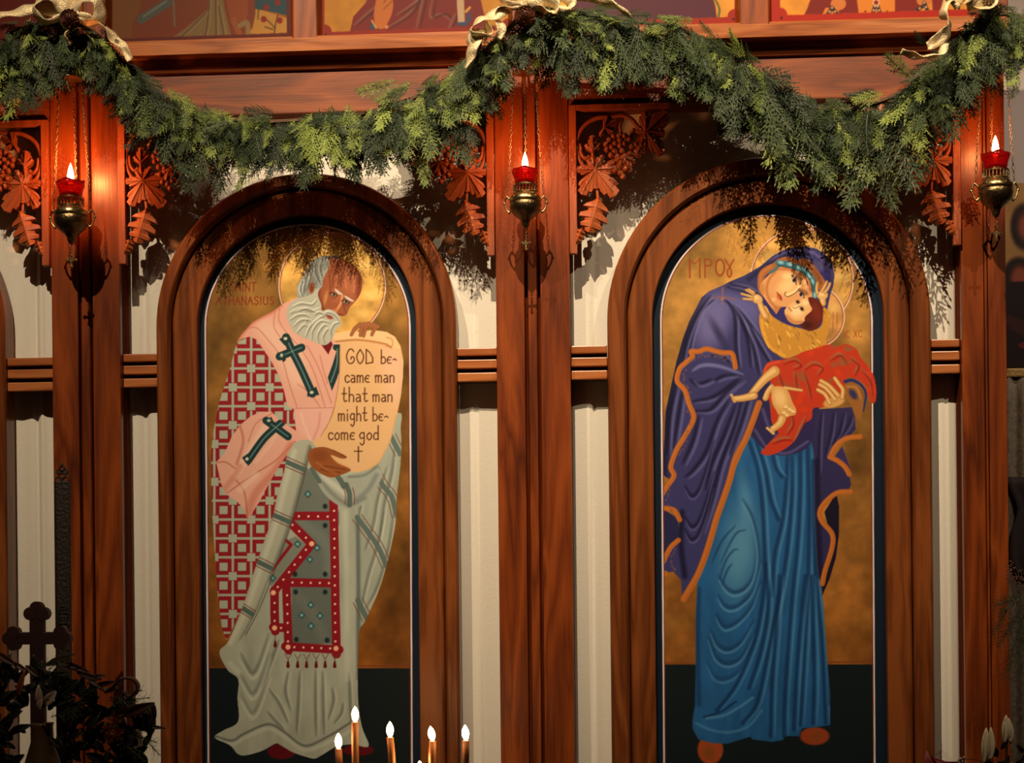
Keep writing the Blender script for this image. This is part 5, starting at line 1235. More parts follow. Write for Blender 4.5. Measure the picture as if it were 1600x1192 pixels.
def garland(path, lab, seed, n, hang, tips, rad=.05, Y=-.21, grow=1.0):
    rs = random.Random(seed)
    YG = lambda x: Y+sum(w_*math.exp(-((x-c_)/s_)**2) for c_, s_, w_ in ((460, 190, .05), (1280, 170, .105), (-230, 180, .05)))
    pts = cat3([P(x, y, YG(x)+dy) for x, y, dy in path], 8)
    t = thing('cedar_garland', lab, 'garland', tuple(pts[len(pts)//2]), 'cedar garland swags along the ledge')
    bm = BM(); add_tube(bm, pts, .007, 6); obj('rope', bm, stem_m, t)
    T = Matrix.Translation(t.location).inverted()
    cnt = 0
    def sp(p0, d, face, ln):
        nonlocal cnt
        o = bpy.data.objects.new('sprig', SPR[rs.randrange(6)]); C.objects.link(o); o.parent = t
        M = T @ look(p0, d, face, ln); o.matrix_parent_inverse = Matrix(); o.matrix_local = M; cnt += 1
    for (bx, by), (tx, ty) in tips:
        yy = YG(bx)-rs.uniform(.01, .05); a = P(bx, by, yy+.03); b = P(tx, ty, yy)
        sp(a, b-a, Vector((rs.uniform(-.4, .4), -1, rs.uniform(-.1, .3))), (b-a).length*1.03)
    N = len(pts)-1
    hangers = int(n*.17)
    for i in range(hangers):
        f = (i+rs.random())/hangers*N; k_ = min(int(f), N-1); p = pts[k_].lerp(pts[k_+1], f-k_)
        if -.28 < p.x-Xp(820, 200, p.y) < .06 or p.x < Xp(180, 200, p.y) and n > 200: continue
        sp(p+Vector((rs.uniform(-.02, .02), rs.uniform(-.06, .03), rs.uniform(-.06, -.02))), Vector((rs.uniform(-.25, .25), rs.uniform(-.15, .05), -1)), Vector((rs.uniform(-.6, .6), -1, .2)), rs.uniform(.8, 1.3)*hang(f/N)*(1.15 if 1180 < PX(*p)[0] < 1440 else .95))
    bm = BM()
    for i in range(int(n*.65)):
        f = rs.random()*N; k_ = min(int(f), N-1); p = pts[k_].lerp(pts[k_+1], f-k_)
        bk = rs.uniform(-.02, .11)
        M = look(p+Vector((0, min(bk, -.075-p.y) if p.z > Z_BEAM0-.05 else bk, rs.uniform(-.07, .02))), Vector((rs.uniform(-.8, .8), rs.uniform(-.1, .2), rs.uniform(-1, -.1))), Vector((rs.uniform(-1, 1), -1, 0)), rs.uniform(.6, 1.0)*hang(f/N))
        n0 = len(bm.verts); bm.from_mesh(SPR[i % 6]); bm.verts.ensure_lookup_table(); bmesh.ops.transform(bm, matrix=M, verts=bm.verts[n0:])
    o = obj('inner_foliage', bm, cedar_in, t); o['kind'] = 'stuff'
    n -= cnt-len(tips)
    for i in range(n-len(tips)):
        f = (i+rs.random())/(n-len(tips))*N; k_ = min(int(f), N-1); p = pts[k_].lerp(pts[k_+1], f-k_); tg = (pts[k_+1]-pts[k_]).normalized()
        a = rs.uniform(-2.9, 1.0)         # around the rope: front, below, a little above
        off = Vector((0, math.cos(a+1.57)*-1, math.sin(a))) if False else Vector((0, -abs(math.cos(a)), math.sin(a)))
        p0 = p+off*rs.uniform(.2, 1)*rad+tg*rs.uniform(-.02, .02)
        side = 1 if rs.random() < .5 else -1
        if rs.random() < .62: d = Vector((rs.uniform(-.38, .38), rs.uniform(-.35, .1), -1))
        else: d = tg*side*1.0+Vector((0, rs.uniform(-.5, 0), rs.uniform(-.75, .12)))
        h = hang(f/N)
        ln = rs.uniform(.55, 1.05)*h*(1 if d.normalized().z < -.7 else .8)
        if d.normalized().z > -.2: ln *= .8
        sp(p0, d, Vector((rs.uniform(-.7, .7), -1, rs.uniform(-.2, .6))), ln)
    return t
tipsL = [((300, 215), (298, 303)), ((270, 200), (285, 275)), ((345, 190), (332, 258)), ((355, 195), (350, 250)), ((380, 200), (382, 258)), ((405, 205), (398, 250)), ((440, 205), (432, 262)), ((478, 225), (472, 298)), ((520, 200), (524, 255)),
         ((560, 200), (552, 245)), ((610, 190), (618, 245)), ((625, 200), (620, 262)), ((660, 225), (664, 294)), ((670, 180), (672, 240)), ((700, 170), (728, 262)), ((715, 180), (745, 232)), ((690, 165), (700, 230)), ((765, 130), (772, 176)), ((760, 105), (735, 165)), ((230, 165), (238, 215)), ((205, 140), (196, 195)), ((225, 150), (212, 210)), ((180, 120), (165, 168)), ((250, 180), (262, 240)), ((310, 170), (262, 205)), ((645, 130), (590, 165)), ((620, 125), (560, 150)), ((655, 150), (600, 210)), ((320, 180), (345, 235))]
pathL = [(128, 40, 0), (175, 80, 0), (215, 118, .0), (262, 152, .0), (330, 180, .0), (400, 190, 0), (470, 188, 0), (545, 182, 0), (610, 166, 0), (665, 145, 0), (715, 118, 0), (755, 82, -.02), (800, 40, -.02)]
garland(pathL, 'cedar garland swag hanging in front of the bishop icon arch', 11, 300, lambda f: .155-.03*abs(f-.55), tipsL)
tipsR = [((880, 60), (900, 98)), ((895, 60), (890, 152)), ((880, 100), (886, 158)), ((850, 55), (838, 110)), ((945, 70), (945, 148)), ((955, 95), (938, 150)), ((975, 80), (975, 128)), ((990, 80), (992, 128)), ((1010, 80), (1004, 128)), ((1045, 100), (1048, 122)), ((1075, 85), (1048, 155)), ((1085, 70), (1082, 114)), ((1100, 70), (1085, 150)), ((1130, 140), (1128, 195)), ((1120, 110), (1110, 160)), ((1165, 110), (1170, 170)), ((1185, 130), (1192, 188)),
         ((1205, 150), (1218, 245)), ((1215, 180), (1230, 300)), ((1255, 190), (1265, 250)), ((1270, 190), (1288, 290)), ((1300, 210), (1312, 258)), ((1330, 180), (1318, 262)), ((1335, 200), (1320, 330)), ((1350, 220), (1345, 240)), ((1345, 190), (1360, 250)), ((1365, 200), (1378, 332)), ((1400, 180), (1398, 250)), ((1405, 150), (1412, 300)), ((1440, 140), (1432, 205)), ((1480, 110), (1475, 150)), ((1428, 128), (1384, 86)), ((1450, 70), (1425, 52)), ((1510, 90), (1520, 112)), ((1235, 170), (1205, 128))]
pathR = [(815, 12, -.02), (870, 16, -.01), (935, 26, 0), (1000, 34, 0), (1060, 46, 0), (1115, 68, 0), (1160, 98, 0), (1205, 132, 0), (1255, 162, 0), (1310, 172, 0), (1365, 162, 0), (1415, 140, 0), (1460, 108, 0), (1500, 66, 0), (1525, 36, 0)]
garland(pathR, 'cedar garland swag hanging in front of the robed woman icon arch', 12, 300, lambda f: .165, tipsR)
tipsFL = [((60, 60), (52, 180)), ((35, 70), (15, 165)), ((90, 60), (95, 110)), ((20, 100), (25, 190)), ((100, 80), (85, 160)), ((40, 30), (70, 70)), ((10, 60), (2, 130)), ((130, 70), (150, 130)), ((75, 80), (72, 150))]
garland([(-170, 190, 0), (-110, 150, 0), (-50, 108, 0), (0, 74, 0), (45, 50, 0), (90, 36, 0), (130, 40, 0)], 'cedar garland at the left edge running up to the left ribbon bow', 13, 120, lambda f: .14, tipsFL)
tipsFR = [((1570, 60), (1560, 120)), ((1585, 60), (1578, 140)), ((1595, 90), (1575, 125)), ((1590, 120), (1582, 158)), ((1560, 30), (1566, 60)), ((1545, 30), (1548, 70)), ((1530, 30), (1533, 76)), ((1515, 30), (1518, 70))]
garland([(1522, 36, 0), (1560, 22, 0), (1600, 30, 0), (1650, 60, 0), (1700, 110, 0)], 'cedar garland at the right edge in front of the grey wall', 14, 90, lambda f: .12, tipsFR)

# ---- gold ribbons and pinecones ---------------------------------------------------
def ribbon(parent, name, pts, w, Y, tw0=0, tw1=0, ripple=.004):
    c = cat3([P(x, y, Y+dy) for x, y, dy in pts], 8); n = len(c); rows = []
    for i, p in enumerate(c):
        t_ = (c[min(i+1, n-1)]-c[max(i-1, 0)]).normalized(); f = i/(n-1); a = tw0+(tw1-tw0)*f
        s0 = Vector((0, -1, 0)).cross(t_).normalized(); s_ = s0*math.cos(a)+t_.cross(s0)*math.sin(a); nn = t_.cross(s_)
        ww = w*.72*mpp(Y)*(1-.45*f**3)
        rows.append([p+s_*ww*q+nn*(.0035*math.sin(i*.55+q*1.6)+.005*(1-q*q)) for q in (-1, -.5, 0, .5, 1)])
    bm = BM(); add_sheet(bm, rows); o = obj(name, bm, ribbon_m, parent, smooth=True); solid(o, .0012); return o
def pinecone(px, py, r, lab):
    c = P(px, py, -.31); t = thing('pinecone', lab, 'pinecone', tuple(c), 'pinecones on the ribbon bows'); k = mpp(-.31)*r
    bm = BM(); add_sph(bm, c, k*.72, 12, 8); obj('core', bm, cone_m, t, smooth=True)
    bm = BM(); N = 90
    for i in range(N):
        zz = 1-2*(i+.5)/N; a = i*2.39996; rr_ = math.sqrt(1-zz*zz); d = Vector((rr_*math.cos(a), zz, rr_*math.sin(a)))
        up = Vector((0, -1, 0)); tan = (up-d*up.dot(d)); tan = tan.normalized() if tan.length > .05 else Vector((0, 0, 1)); sd = d.cross(tan)
        b0 = c+d*k*.62; tip = c+d*k*1.0+tan*k*.22
        v = [bm.verts.new(b0+sd*k*.10), bm.verts.new(b0-sd*k*.10), bm.verts.new(tip-sd*k*.17-tan*k*.05), bm.verts.new(tip+d*k*.03+tan*k*.07), bm.verts.new(tip+sd*k*.17-tan*k*.05), bm.verts.new(tip-tan*k*.16)]
        bm.faces.new((v[0], v[1], v[2], v[3], v[4])); bm.faces.new((v[2], v[5], v[4], v[3])); bm.faces.new((v[1], v[0], v[5])); bm.faces.new((v[0], v[4], v[5])); bm.faces.new((v[1], v[5], v[2]))
    o = obj('scales', bm, cone_m, t); o['kind'] = 'stuff'
def bow(lab, Y, parts):
    x, y, _ = parts[0][1][0]; t = thing('ribbon_bow', lab, 'bow', tuple(P(x, y, Y)))
    for nm, pts, w_, a, b in parts: ribbon(t, nm, pts, w_, Y, a, b)
bow('gold ribbon bow on the garland at the top left', -.285, [
    ('loop', [(108, 20, 0), (90, -2, -.02), (66, -6, -.03), (54, 14, -.02), (70, 34, -.01), (96, 26, 0)], 20, .3, 1.6), ('loop', [(112, 20, 0), (130, -4, -.02), (152, 2, -.03), (156, 26, -.02), (138, 36, -.01), (116, 26, 0)], 18, -.3, -1.6),
    ('loop', [(108, 18, 0), (100, -20, -.02), (118, -34, -.02), (124, -8, -.01), (112, 16, 0)], 18, .2, 1.2), ('tail', [(104, 20, 0), (70, 12, 0), (40, 16, -.01), (10, 22, 0), (-30, 30, 0)], 18, .2, .9),
    ('tail', [(116, 24, 0), (146, 30, 0), (166, 42, -.01), (178, 60, 0), (192, 72, 0), (203, 94, 0)], 13, .8, 3.6), ('tail', [(98, 38, 0), (108, 44, -.02), (104, 58, -.01), (112, 68, 0)], 8, .4, 2.0)])
bow('gold ribbon bow on the garland above the middle lamp', -.30, [
    ('loop', [(822, 12, 0), (806, -22, -.02), (784, -20, -.02), (790, 4, -.02), (816, 12, 0)], 18, .2, 1.4), ('loop', [(828, 10, 0), (848, 0, -.02), (866, 4, -.03), (868, 20, -.02), (852, 16, -.01), (834, 10, 0)], 15, .3, 1.9),
    ('loop', [(836, 8, 0), (870, -8, -.02), (892, 2, -.02), (886, 14, -.02), (868, 8, -.01)], 13, -.3, 1.3), ('tail', [(812, 8, 0), (792, 10, -.01), (776, 22, -.01), (784, 44, -.02), (778, 60, -.01)], 13, .5, 3.2),
    ('tail', [(790, 14, .01), (768, 26, -.02), (748, 32, -.03), (738, 50, -.03), (764, 54, -.02), (758, 34, -.03)], 17, .2, 2.4), ('tail', [(746, 46, -.01), (740, 66, -.02), (736, 84, -.01), (728, 108, 0)], 19, .2, 1.1),
    ('tail', [(850, -4, 0), (900, -8, 0), (940, 0, -.01), (968, 12, -.01), (987, 28, 0)], 13, .3, 1.6)])
bow('gold ribbon bow on the garland at the top right', -.30, [
    ('loop', [(1500, 8, 0), (1484, -20, -.02), (1506, -34, -.02), (1520, -10, -.02), (1506, 6, 0)], 18, .2, 1.4), ('loop', [(1510, 6, 0), (1532, 0, -.02), (1550, 2, -.02), (1546, 14, -.02), (1520, 12, 0)], 16, .2, 1.5),
    ('tail', [(1500, 6, 0), (1484, 0, -.01), (1474, 20, -.02), (1484, 34, -.02), (1480, 50, -.02), (1460, 66, -.02), (1448, 72, -.01)], 17, .3, 3.4), ('tail', [(1476, 70, -.01), (1470, 84, -.02), (1446, 90, -.01), (1424, 86, 0), (1408, 80, 0)], 11, .6, 2.6)])
pinecone(109, 30, 15, 'dark pinecone on the left ribbon bow'); pinecone(820, 26, 16, 'dark pinecone on the middle ribbon bow'); pinecone(1545, -4, 15, 'pinecone on the right ribbon bow at the top edge')

# ================================================================ TAPER CANDLES AND STAND
YC = -.8; kc = mpp(YC)
stand_z = Zp(620, 1345, YC)
t = thing('candle_stand', 'round brass candle stand below the burning tapers, out of frame', 'stand', (Xp(622, 1345, YC), YC, 0))
sx = Xp(622, 1345, YC)
bm = BM(); add_lathe(bm, [(0, 0), (.18, 0), (.2, .02), (.06, .05), (.03, .1), (.025, stand_z-.1), (.06, stand_z-.05), (.26, stand_z-.03), (.27, stand_z+.01), (.255, stand_z+.01), (.25, stand_z-.015), (0, stand_z-.015)], (sx, YC, 0), 32); obj('tray_and_post', bm, brass, t, smooth=True)
bm = BM(); add_lathe(bm, [(0, -.014), (.248, -.014), (.248, -.004), (0, -.004)], (sx, YC, stand_z), 32); obj('sand', bm, plain('sand', (.4, .33, .22), .9, bump=.5, bscale=200), t)
def taper(xt, yt, xb, lab, fh=25, wid=11.4, dY=0, lean=0):
    Y = YC+dY; k = mpp(Y); top = P(xt, yt, Y); bot = P(xb, 1345, Y); bot.z = stand_z-.012
    t = thing('taper_candle', lab, 'candle', tuple(bot), 'burning beeswax tapers')
    n = 8; pts = [bot.lerp(top, i/n)+Vector((.0015*math.sin(i*1.1+xt), 0, 0)) for i in range(n)]+[top]
    bm = BM(); add_tube(bm, pts, wid*.5*k*1.05, 14, wid*.5*k*.96); obj('wax_stick', bm, wax, t, smooth=True)
    bm = BM(); add_lathe(bm, [(wid*.48*k, -.001), (wid*.50*k, .0012), (wid*.36*k, .0018), (0, .0002)], top, 14); obj('melted_rim', bm, wax, t, smooth=True)
    bm = BM(); add_tube(bm, [top, top+Vector((lean*2*k, 0, 5*k))], .5*k, 5); obj('wick', bm, dark_gap, t)
    bm = BM(); fl = [(0, 1), (2.2, 2), (4.6, 7), (5.6, 12), (5.2, 17), (3.6, 21.5), (1.8, 24.5), (0, 27)]
    rings = []; add_lathe(bm, [(r*k, h*k*fh/26) for r, h in fl], top, 12)
    for v in bm.verts: v.co.x += lean*(v.co.z-top.z)*.25
    obj('flame', bm, flame_m, t, smooth=True)
    l = bpy.data.lights.new('candle_glow', 'POINT'); l.energy = .16; l.color = (1.0, .5, .2); l.shadow_soft_size = .012
    lo = bpy.data.objects.new('candle_glow', l); C.objects.link(lo); lo.location = top+Vector((0, 0, 30*k))
taper(529, 1171, 534, 'burning taper at the left end of the candle row, leaning slightly right')
taper(555, 1129, 554, 'tallest burning taper, second from the left', 25)
taper(609.5, 1153, 622, 'burning taper before the dark ground of the bishop icon, third from left', 25)
taper(676, 1159, 677, 'burning taper before the oak moulding, second from the right', 24, lean=-.5)
taper(728, 1158, 723, 'burning taper at the right end of the candle row', 25, lean=-.2)
taper(656, 1214, 655, 'short taper whose flame tip just shows at the bottom edge', 25)

# ================================================================ CROSS, POST AND FLOWERS AT LOWER LEFT
def sub(name, fn, mat, t, smooth=False): bm = BM(); fn(bm); return obj(name, bm, mat, t, smooth=smooth)
dkwood = plain('dark_red_wood', (.022, .004, .003), .5, var=.2, bscale=14)
YX = -.66; kx = mpp(YX)
c = P(59, 997, YX)
t = thing('budded_cross', 'dark wooden cross with trefoil ends standing in the flower arrangement', 'cross', (c.x, YX, c.z-.5))
def crs(bm):
    add_box(bm, c.x-11.5*kx, c.x+11.5*kx, YX-.012, YX+.012, Zp(62, 1130, -.85)-.498, c.z+38*kx, .003)
sub('upright', crs, dkwood, t)
sub('crossbar', lambda bm: add_box(bm, c.x-36*kx, c.x+36*kx, YX-.0115, YX+.0115, c.z-10*kx, c.z+10*kx, .003), dkwood, t)
def lobes(bm, u, v, dirs):
    for a, b in dirs:
        q = [(c.x+(u+a)*kx+10.5*kx*math.cos(w_), c.z+(v+b)*kx+10.5*kx*math.sin(w_)) for w_ in [2*math.pi*i/18 for i in range(18)]]
        add_prism(bm, q, YX-.013-(abs(a)*.00002), YX+.013, lambda p: Vector((p.x, p.z, p.y)))
sub('trefoil', lambda bm: lobes(bm, 0, 42, ((0, 6), (-10, -3), (10, -3))), dkwood, t); sub('trefoil', lambda bm: lobes(bm, -40, 0, ((-5, 0), (2, 9), (2, -9))), dkwood, t); sub('trefoil', lambda bm: lobes(bm, 40, 0, ((5, 0), (-2, 9), (-2, -9))), dkwood, t)
# ornate post
YQ = -.5; kq = mpp(YQ); c2 = P(98, 740, YQ); zbot = 0
bronze = plain('dark_bronze', (.014, .008, .004), .6, .1, bump=.9, bscale=110)
t = thing('ornate_post', 'dark bronze processional post with a pierced finial behind the cross', 'post', (c2.x, YQ, 0))
sub('shaft', lambda bm: add_box(bm, c2.x-11*kq, c2.x+11*kq, YQ-.008, YQ+.008, 0, c2.z-12*kq, .003), bronze, t)
sub('edge_bead', lambda bm: (add_tube(bm, [(c2.x-11.5*kq, YQ-.009, .1), (c2.x-11.5*kq, YQ-.009, c2.z-12*kq)], .0022, 6), add_tube(bm, [(c2.x+11.5*kq, YQ-.009, .1), (c2.x+11.5*kq, YQ-.009, c2.z-12*kq)], .0022, 6)), bronze, t)
def fin(bm, zz):
    for dx, dz, r_ in ((0, 0, 6), (-6, -8, 5), (6, -8, 5), (0, 10, 4), (-5, 5, 3.6), (5, 5, 3.6), (0, -14, 5)): add_torus(bm, (c2.x+dx*kq, YQ-.004, zz+dz*kq), r_*kq, 1.5*kq, (0, 1, 0), 14, 6)
    add_sph(bm, (c2.x, YQ-.006, zz+2*kq), 2.2*kq, 8, 5); add_lathe(bm, [(0, 22*kq), (1.6*kq, 17*kq), (2.4*kq, 14*kq), (0, 11*kq)], (c2.x, YQ-.004, zz), 8)
sub('finial', lambda bm: fin(bm, c2.z-2*kq), bronze, t, True)
def carve(bm):
    for j in range(3):
        for q in range(5): add_torus(bm, (c2.x+(q-2)*.0*kq, YQ-.010, P(98, 950+j*16+q*5, YQ).z), (8-abs(q-2)*1.5)*kq, 1.3*kq, (0, 1, 0), 12, 5, 1, .55)
sub('relief_ornament', carve, bronze, t, True)
t['label'] = 'dark bronze post with a pierced finial standing behind the trefoil cross'

# arrangement
petal_w = plain('ivory_petal', (.48, .36, .28), .5); leaf_o = plain('rust_leaf', (.26, .055, .02), .5, var=.3, bscale=30); leaf_d = plain('dark_leaf', (.010, .011, .006), .55, var=.3, bscale=30); rus_d = plain('russet_leaf', (.045, .011, .006), .5, var=.3, bscale=30)
vase_m = plain('ochre_ceramic', (.10, .055, .018), .5, var=.25, bscale=9)
YA = -.85; ka = mpp(YA)
def leafmesh(bm, p0, p1, w_, bend=.15, nrm=Vector((0, -1, 0)), cup=.25):
    d = p1-p0; L = d.length; d.normalize(); s_ = d.cross(nrm).normalized(); up = s_.cross(d); rows = []
    for i in range(9):
        f = i/8; ww = w_*math.sin(math.pi*min(1, f*.94+.03))**.8*(1-.25*f); cc = p0+d*L*f+up*(bend*L*math.sin(f*math.pi))
        rows.append([cc+s_*ww*q*.5+up*(cup*ww*abs(q)) for q in (-1, -.5, 0, .5, 1)])
    add_sheet(bm, rows)
def flora(name, lab, cat, items, mat, group=None, part='leaf', loc=None):
    """items: (x0,y0,x1,y1,width px,dY)"""
    t = thing(name, lab, cat, tuple(loc or P(items[0][0], items[0][1], YA)), group)
    for (x0, y0, x1, y1, w_, dy) in items:
        bm = BM(); leafmesh(bm, P(x0, y0, YA+dy), P(x1, y1, YA+dy-.01), w_*ka, rng.uniform(.02, .12), Vector((rng.uniform(-.3, .3), -1, rng.uniform(-.2, .4)))); o = obj(part, bm, mat, t, smooth=True); solid(o, .0012)
    return t
t = thing('flower_vase', 'ochre ceramic vase under the flower arrangement at lower left', 'vase', tuple(P(62, 1260, YA)))
zv = Zp(62, 1130, YA)
bm = BM(); add_lathe(bm, [(0, -.5), (.075, -.5), (.09, -.42), (.075, -.22), (.045, -.10), (.030, -.05), (.028, -.01), (.031, 0), (.03, 0), (.026, -.02), (0, -.03)], (Xp(62, 1130, YA), YA+.02, zv), 24); obj('body', bm, vase_m, t, smooth=True)
bm = BM(); add_box(bm, Xp(62, 1130, YA)-.35, Xp(62, 1130, YA)+.35, YA-.2, YA+.25, 0, zv-.501, .01); tag(obj('side_table', bm, dkwood), 'dark wooden side table under the vase, out of frame', 'table')
flora('magnolia_bud', 'ivory flower bud split in two halves in the lower left arrangement', 'flower', [(64, 1105, 60, 1070, 14, -.03), (70, 1102, 88, 1080, 18, -.025), (62, 1110, 66, 1092, 14, -.035)], petal_w, part='petal')
flora('rust_leaf', 'single upright rust orange leaf left of the ivory bud', 'leaf', [(29, 1090, 39, 1046, 11, -.03)], leaf_o)
flora('rust_leaf_spray', 'broad rust brown leaves at the right tip of the lower left arrangement', 'leaf', [(190, 1118, 242, 1098, 20, -.02), (200, 1112, 244, 1128, 16, 0), (180, 1120, 216, 1100, 14, -.01), (226, 1100, 236, 1130, 14, -.01), (210, 1132, 260, 1138, 9, 0)], rus_d)
its = []
rq = random.Random(8)
for i in range(240):
    x = rq.uniform(-25, 232); y = 1052+max(0, x-60)*.46+max(0, 20-x)*.1+150*rq.random()**1.3
    if 44 < x < 84 and y > 1120: continue
    a = rq.uniform(-2.9, -.2); L = rq.uniform(16, 44)
    its.append((x, y, x+L*math.cos(a), y+L*math.sin(a), rq.uniform(9, 19), rq.uniform(-.02, .07)))
flora('dark_foliage', 'mass of dark glossy leaves around the vase at lower left', 'foliage', its, leaf_d)
its = [(70, 1040, 116, 1022, 12, 0), (100, 1035, 140, 1050, 13, .01), (120, 1050, 158, 1062, 12, 0), (140, 1062, 165, 1055, 12, 0), (-5, 1020, 26, 1040, 14, .0), (0, 1060, 18, 1020, 14, .01), (150, 1070, 180, 1064, 10, 0), (40, 1040, 62, 1058, 12, 0), (20, 1035, 44, 1050, 10, 0)]
flora('russet_foliage', 'russet leaves on the upper slope of the lower left arrangement', 'foliage', its, rus_d)
def needle_sprig(parent, x0, y0, x1, y1, dY, ln=14, n=26, mat=None):
    a = P(x0, y0, YA+dY); b = P(x1, y1, YA+dY-.01); d = (b-a); bm = BM(); add_tube(bm, [a, a.lerp(b, .5)+Vector((0, 0, .003)), b], .0014, 5)
    for i in range(n):
        p = a.lerp(b, i/n); ang = i*2.4; s1 = d.cross(Vector((0, -1, 0))).normalized(); s2 = s1.cross(d).normalized()
        dd = (d.normalized()*.8+s1*math.cos(ang)+s2*math.sin(ang)).normalized()
        add_tube(bm, [p, p+dd*ln*ka], .0007, 3, .0002, cap=False)
    o = obj('needle_sprig', bm, mat or pine_m, parent); return o
t = thing('pine_sprays', 'dark pine sprays poking from the lower left arrangement', 'pine', tuple(P(120, 1100, YA)))
for q in [(70, 1050, 118, 1020), (60, 1042, 96, 1030), (120, 1110, 140, 1060), (170, 1095, 222, 1078), (176, 1100, 234, 1090), (172, 1090, 216, 1096), (110, 1130, 130, 1090), (200, 1150, 245, 1160), (190, 1160, 226, 1190), (210, 1140, 250, 1180), (80, 1120, 120, 1110)]: needle_sprig(t, *q, -.02, 15)
t = thing('dried_flower', 'rust coloured feathery dried flower head at lower left', 'flower', tuple(P(178, 1125, YA-.03)))
def puff(bm, cx_, cy_, r_, n_, dY=-.03):
    cc = P(cx_, cy_, YA+dY)
    for i in range(n_):
        d = Vector((rq.gauss(0, 1), -abs(rq.gauss(0, 1)), rq.gauss(0, 1))).normalized(); add_tube(bm, [cc+d*r_*.2*ka, cc+d*r_*ka*rq.uniform(.7, 1.1)], .0011, 4, .0005)
for x, y, r_ in ((180, 1124, 14), (168, 1140, 12), (186, 1146, 12), (172, 1154, 9)):
    bm = BM(); puff(bm, x, y, r_, 60); obj('floret', bm, leaf_o, t)
t = thing('curled_ribbon', 'dark russet ribbon curling over the pale gap at lower left', 'ribbon', tuple(P(190, 1068, YA)))
def rib2(pts, w_): 
    c_ = cat3([P(x, y, YA-.02+dy) for x, y, dy in pts], 8); rows = [[p+Vector((0, -w_*ka*.5, 0)), p, p+Vector((0, w_*ka*.5, 0))] for p in c_]; bm = BM(); add_sheet(bm, rows); o = obj('ribbon_loop', bm, rus_d, t, smooth=True); solid(o, .006)
rib2([(165, 1082, 0), (178, 1072, 0), (190, 1061, 0), (206, 1060, 0), (215, 1070, 0), (213, 1082, 0), (202, 1088, 0), (192, 1080, 0)], 16); rib2([(140, 1066, 0), (156, 1074, 0), (170, 1080, 0), (182, 1074, 0)], 14)

# ================================================================ RIGHT SIDE
# grey partition wall beyond the screen, seen at the upper right, with things before it
t = None
YW = 1.1
bm = BM(); add_box(bm, Xp(1480, 100, YW), 5.5, YW, YW+.08, 0, 5.6); tag(obj('wall_right', bm, plaster), kind='structure')
cv = Canvas(1530, 270, 1680, 580, 1, base=(150, 112, 58), seed=31)
n = noise2(cv.h, cv.w, 26, cv.rng, 3)[..., None]; cv.a *= (.85+.3*n)
cv.poly([(1530, 270), (1545, 270), (1620, 200), (1680, 240), (1680, 262), (1610, 262), (1560, 300), (1530, 330)], (170, 84, 48))
for x, y, rx, ry in ((1601, 354, 22, 36), (1592, 436, 26, 34), (1652, 400, 26, 40)):
    cv.ell(x, y, rx, ry, (28, 14, 10), 1, soft=4); cv.ell(x+2, y, rx*.55, ry*.6, (128, 62, 38), 1, soft=6)
cv.poly([(1530, 470), (1580, 440), (1680, 462), (1680, 580), (1530, 580)], (26, 14, 14))
cv.poly([(1590, 540), (1640, 530), (1660, 560)], (90, 28, 30)); cv.poly([(1560, 492), (1600, 500), (1640, 520), (1600, 526)], (50, 22, 20))
t = thing('wall_painting', 'ochre painted hanging with dark ovals beyond the right pilaster', 'painting', (Xp(1640, 430, YW-.05), YW-.05, 1.6))
xa, xb_ = Xp(1540, 430, YW-.05), Xp(1670, 430, YW-.05); za, zb2 = Zp(1590, 574, YW-.05), Zp(1590, 286, YW-.05)
paint_mesh('painted_cloth', cv, YW-.05, xa, xb_, za, zb2, mpp(YW)*1.2, t, gain=np.array([1, 1, 1.2]))
bm = BM(); add_box(bm, xa, xb_, YW-.049, YW-.03, za, zb2); obj('backing', bm, dkwood, t)
# draped stand
YD = .75; kd = mpp(YD)
grey_cloth = plain('grey_brocade', (.16, .125, .09), .8, bump=.6, bscale=70, var=.3)
gold_trim = plain('gold_braid', (.36, .22, .07), .5, .4, bump=.6, bscale=90)
t = thing('draped_stand', 'stand draped in grey brocade with a gold braided top edge at far right', 'stand', (Xp(1640, 700, YD), YD, 0))
xa, xb_ = Xp(1560, 700, YD), Xp(1690, 700, YD); zt_ = Zp(1590, 576, YD)
rows = [[(xa+(xb_-xa)*i/40, YD+.008*math.sin(i*.9+j*.1), zt_-.03-(zt_-.75)*j/20) for i in range(41)] for j in range(21)]
bm = BM(); add_sheet(bm, rows); o = obj('drape', bm, grey_cloth, t, smooth=True); solid(o, .003)
bm = BM(); add_box(bm, xa, xb_, YD-.012, YD+.3, zt_-.03, zt_, .004); obj('top_board', bm, gold_trim, t)
bm = BM(); add_box(bm, xa+.02, xb_-.02, YD+.02, YD+.28, 0, zt_-.03); obj('carcass', bm, dkwood, t)
YV = .722
t = thing('dark_vestment', 'dark draped cloth hanging in front of the grey brocade at the right edge', 'cloth', tuple(P(1590, 900, YV)))
rows = []
for j in range(14):
    f = j/13; y = 745+160*f; xl_ = 1576+(20*f if f < .35 else 7)+4*math.sin(f*6); xl_ = [1575, 1576, 1580, 1586, 1590, 1588, 1584, 1580, 1579, 1578, 1578, 1580, 1590, 1600][j]
    rows.append([tuple(P(xl_+(1680-xl_)*i/12, y, YV+.006*math.sin(i*1.3))) for i in range(13)])
rows = [[(p[0], p[1], p[2]) for p in r] for r in rows]
bm = BM(); add_sheet(bm, rows); o = obj('drape', bm, plain('dark_plum_cloth', (.018, .007, .009), .8), t, smooth=True); solid(o, .004)
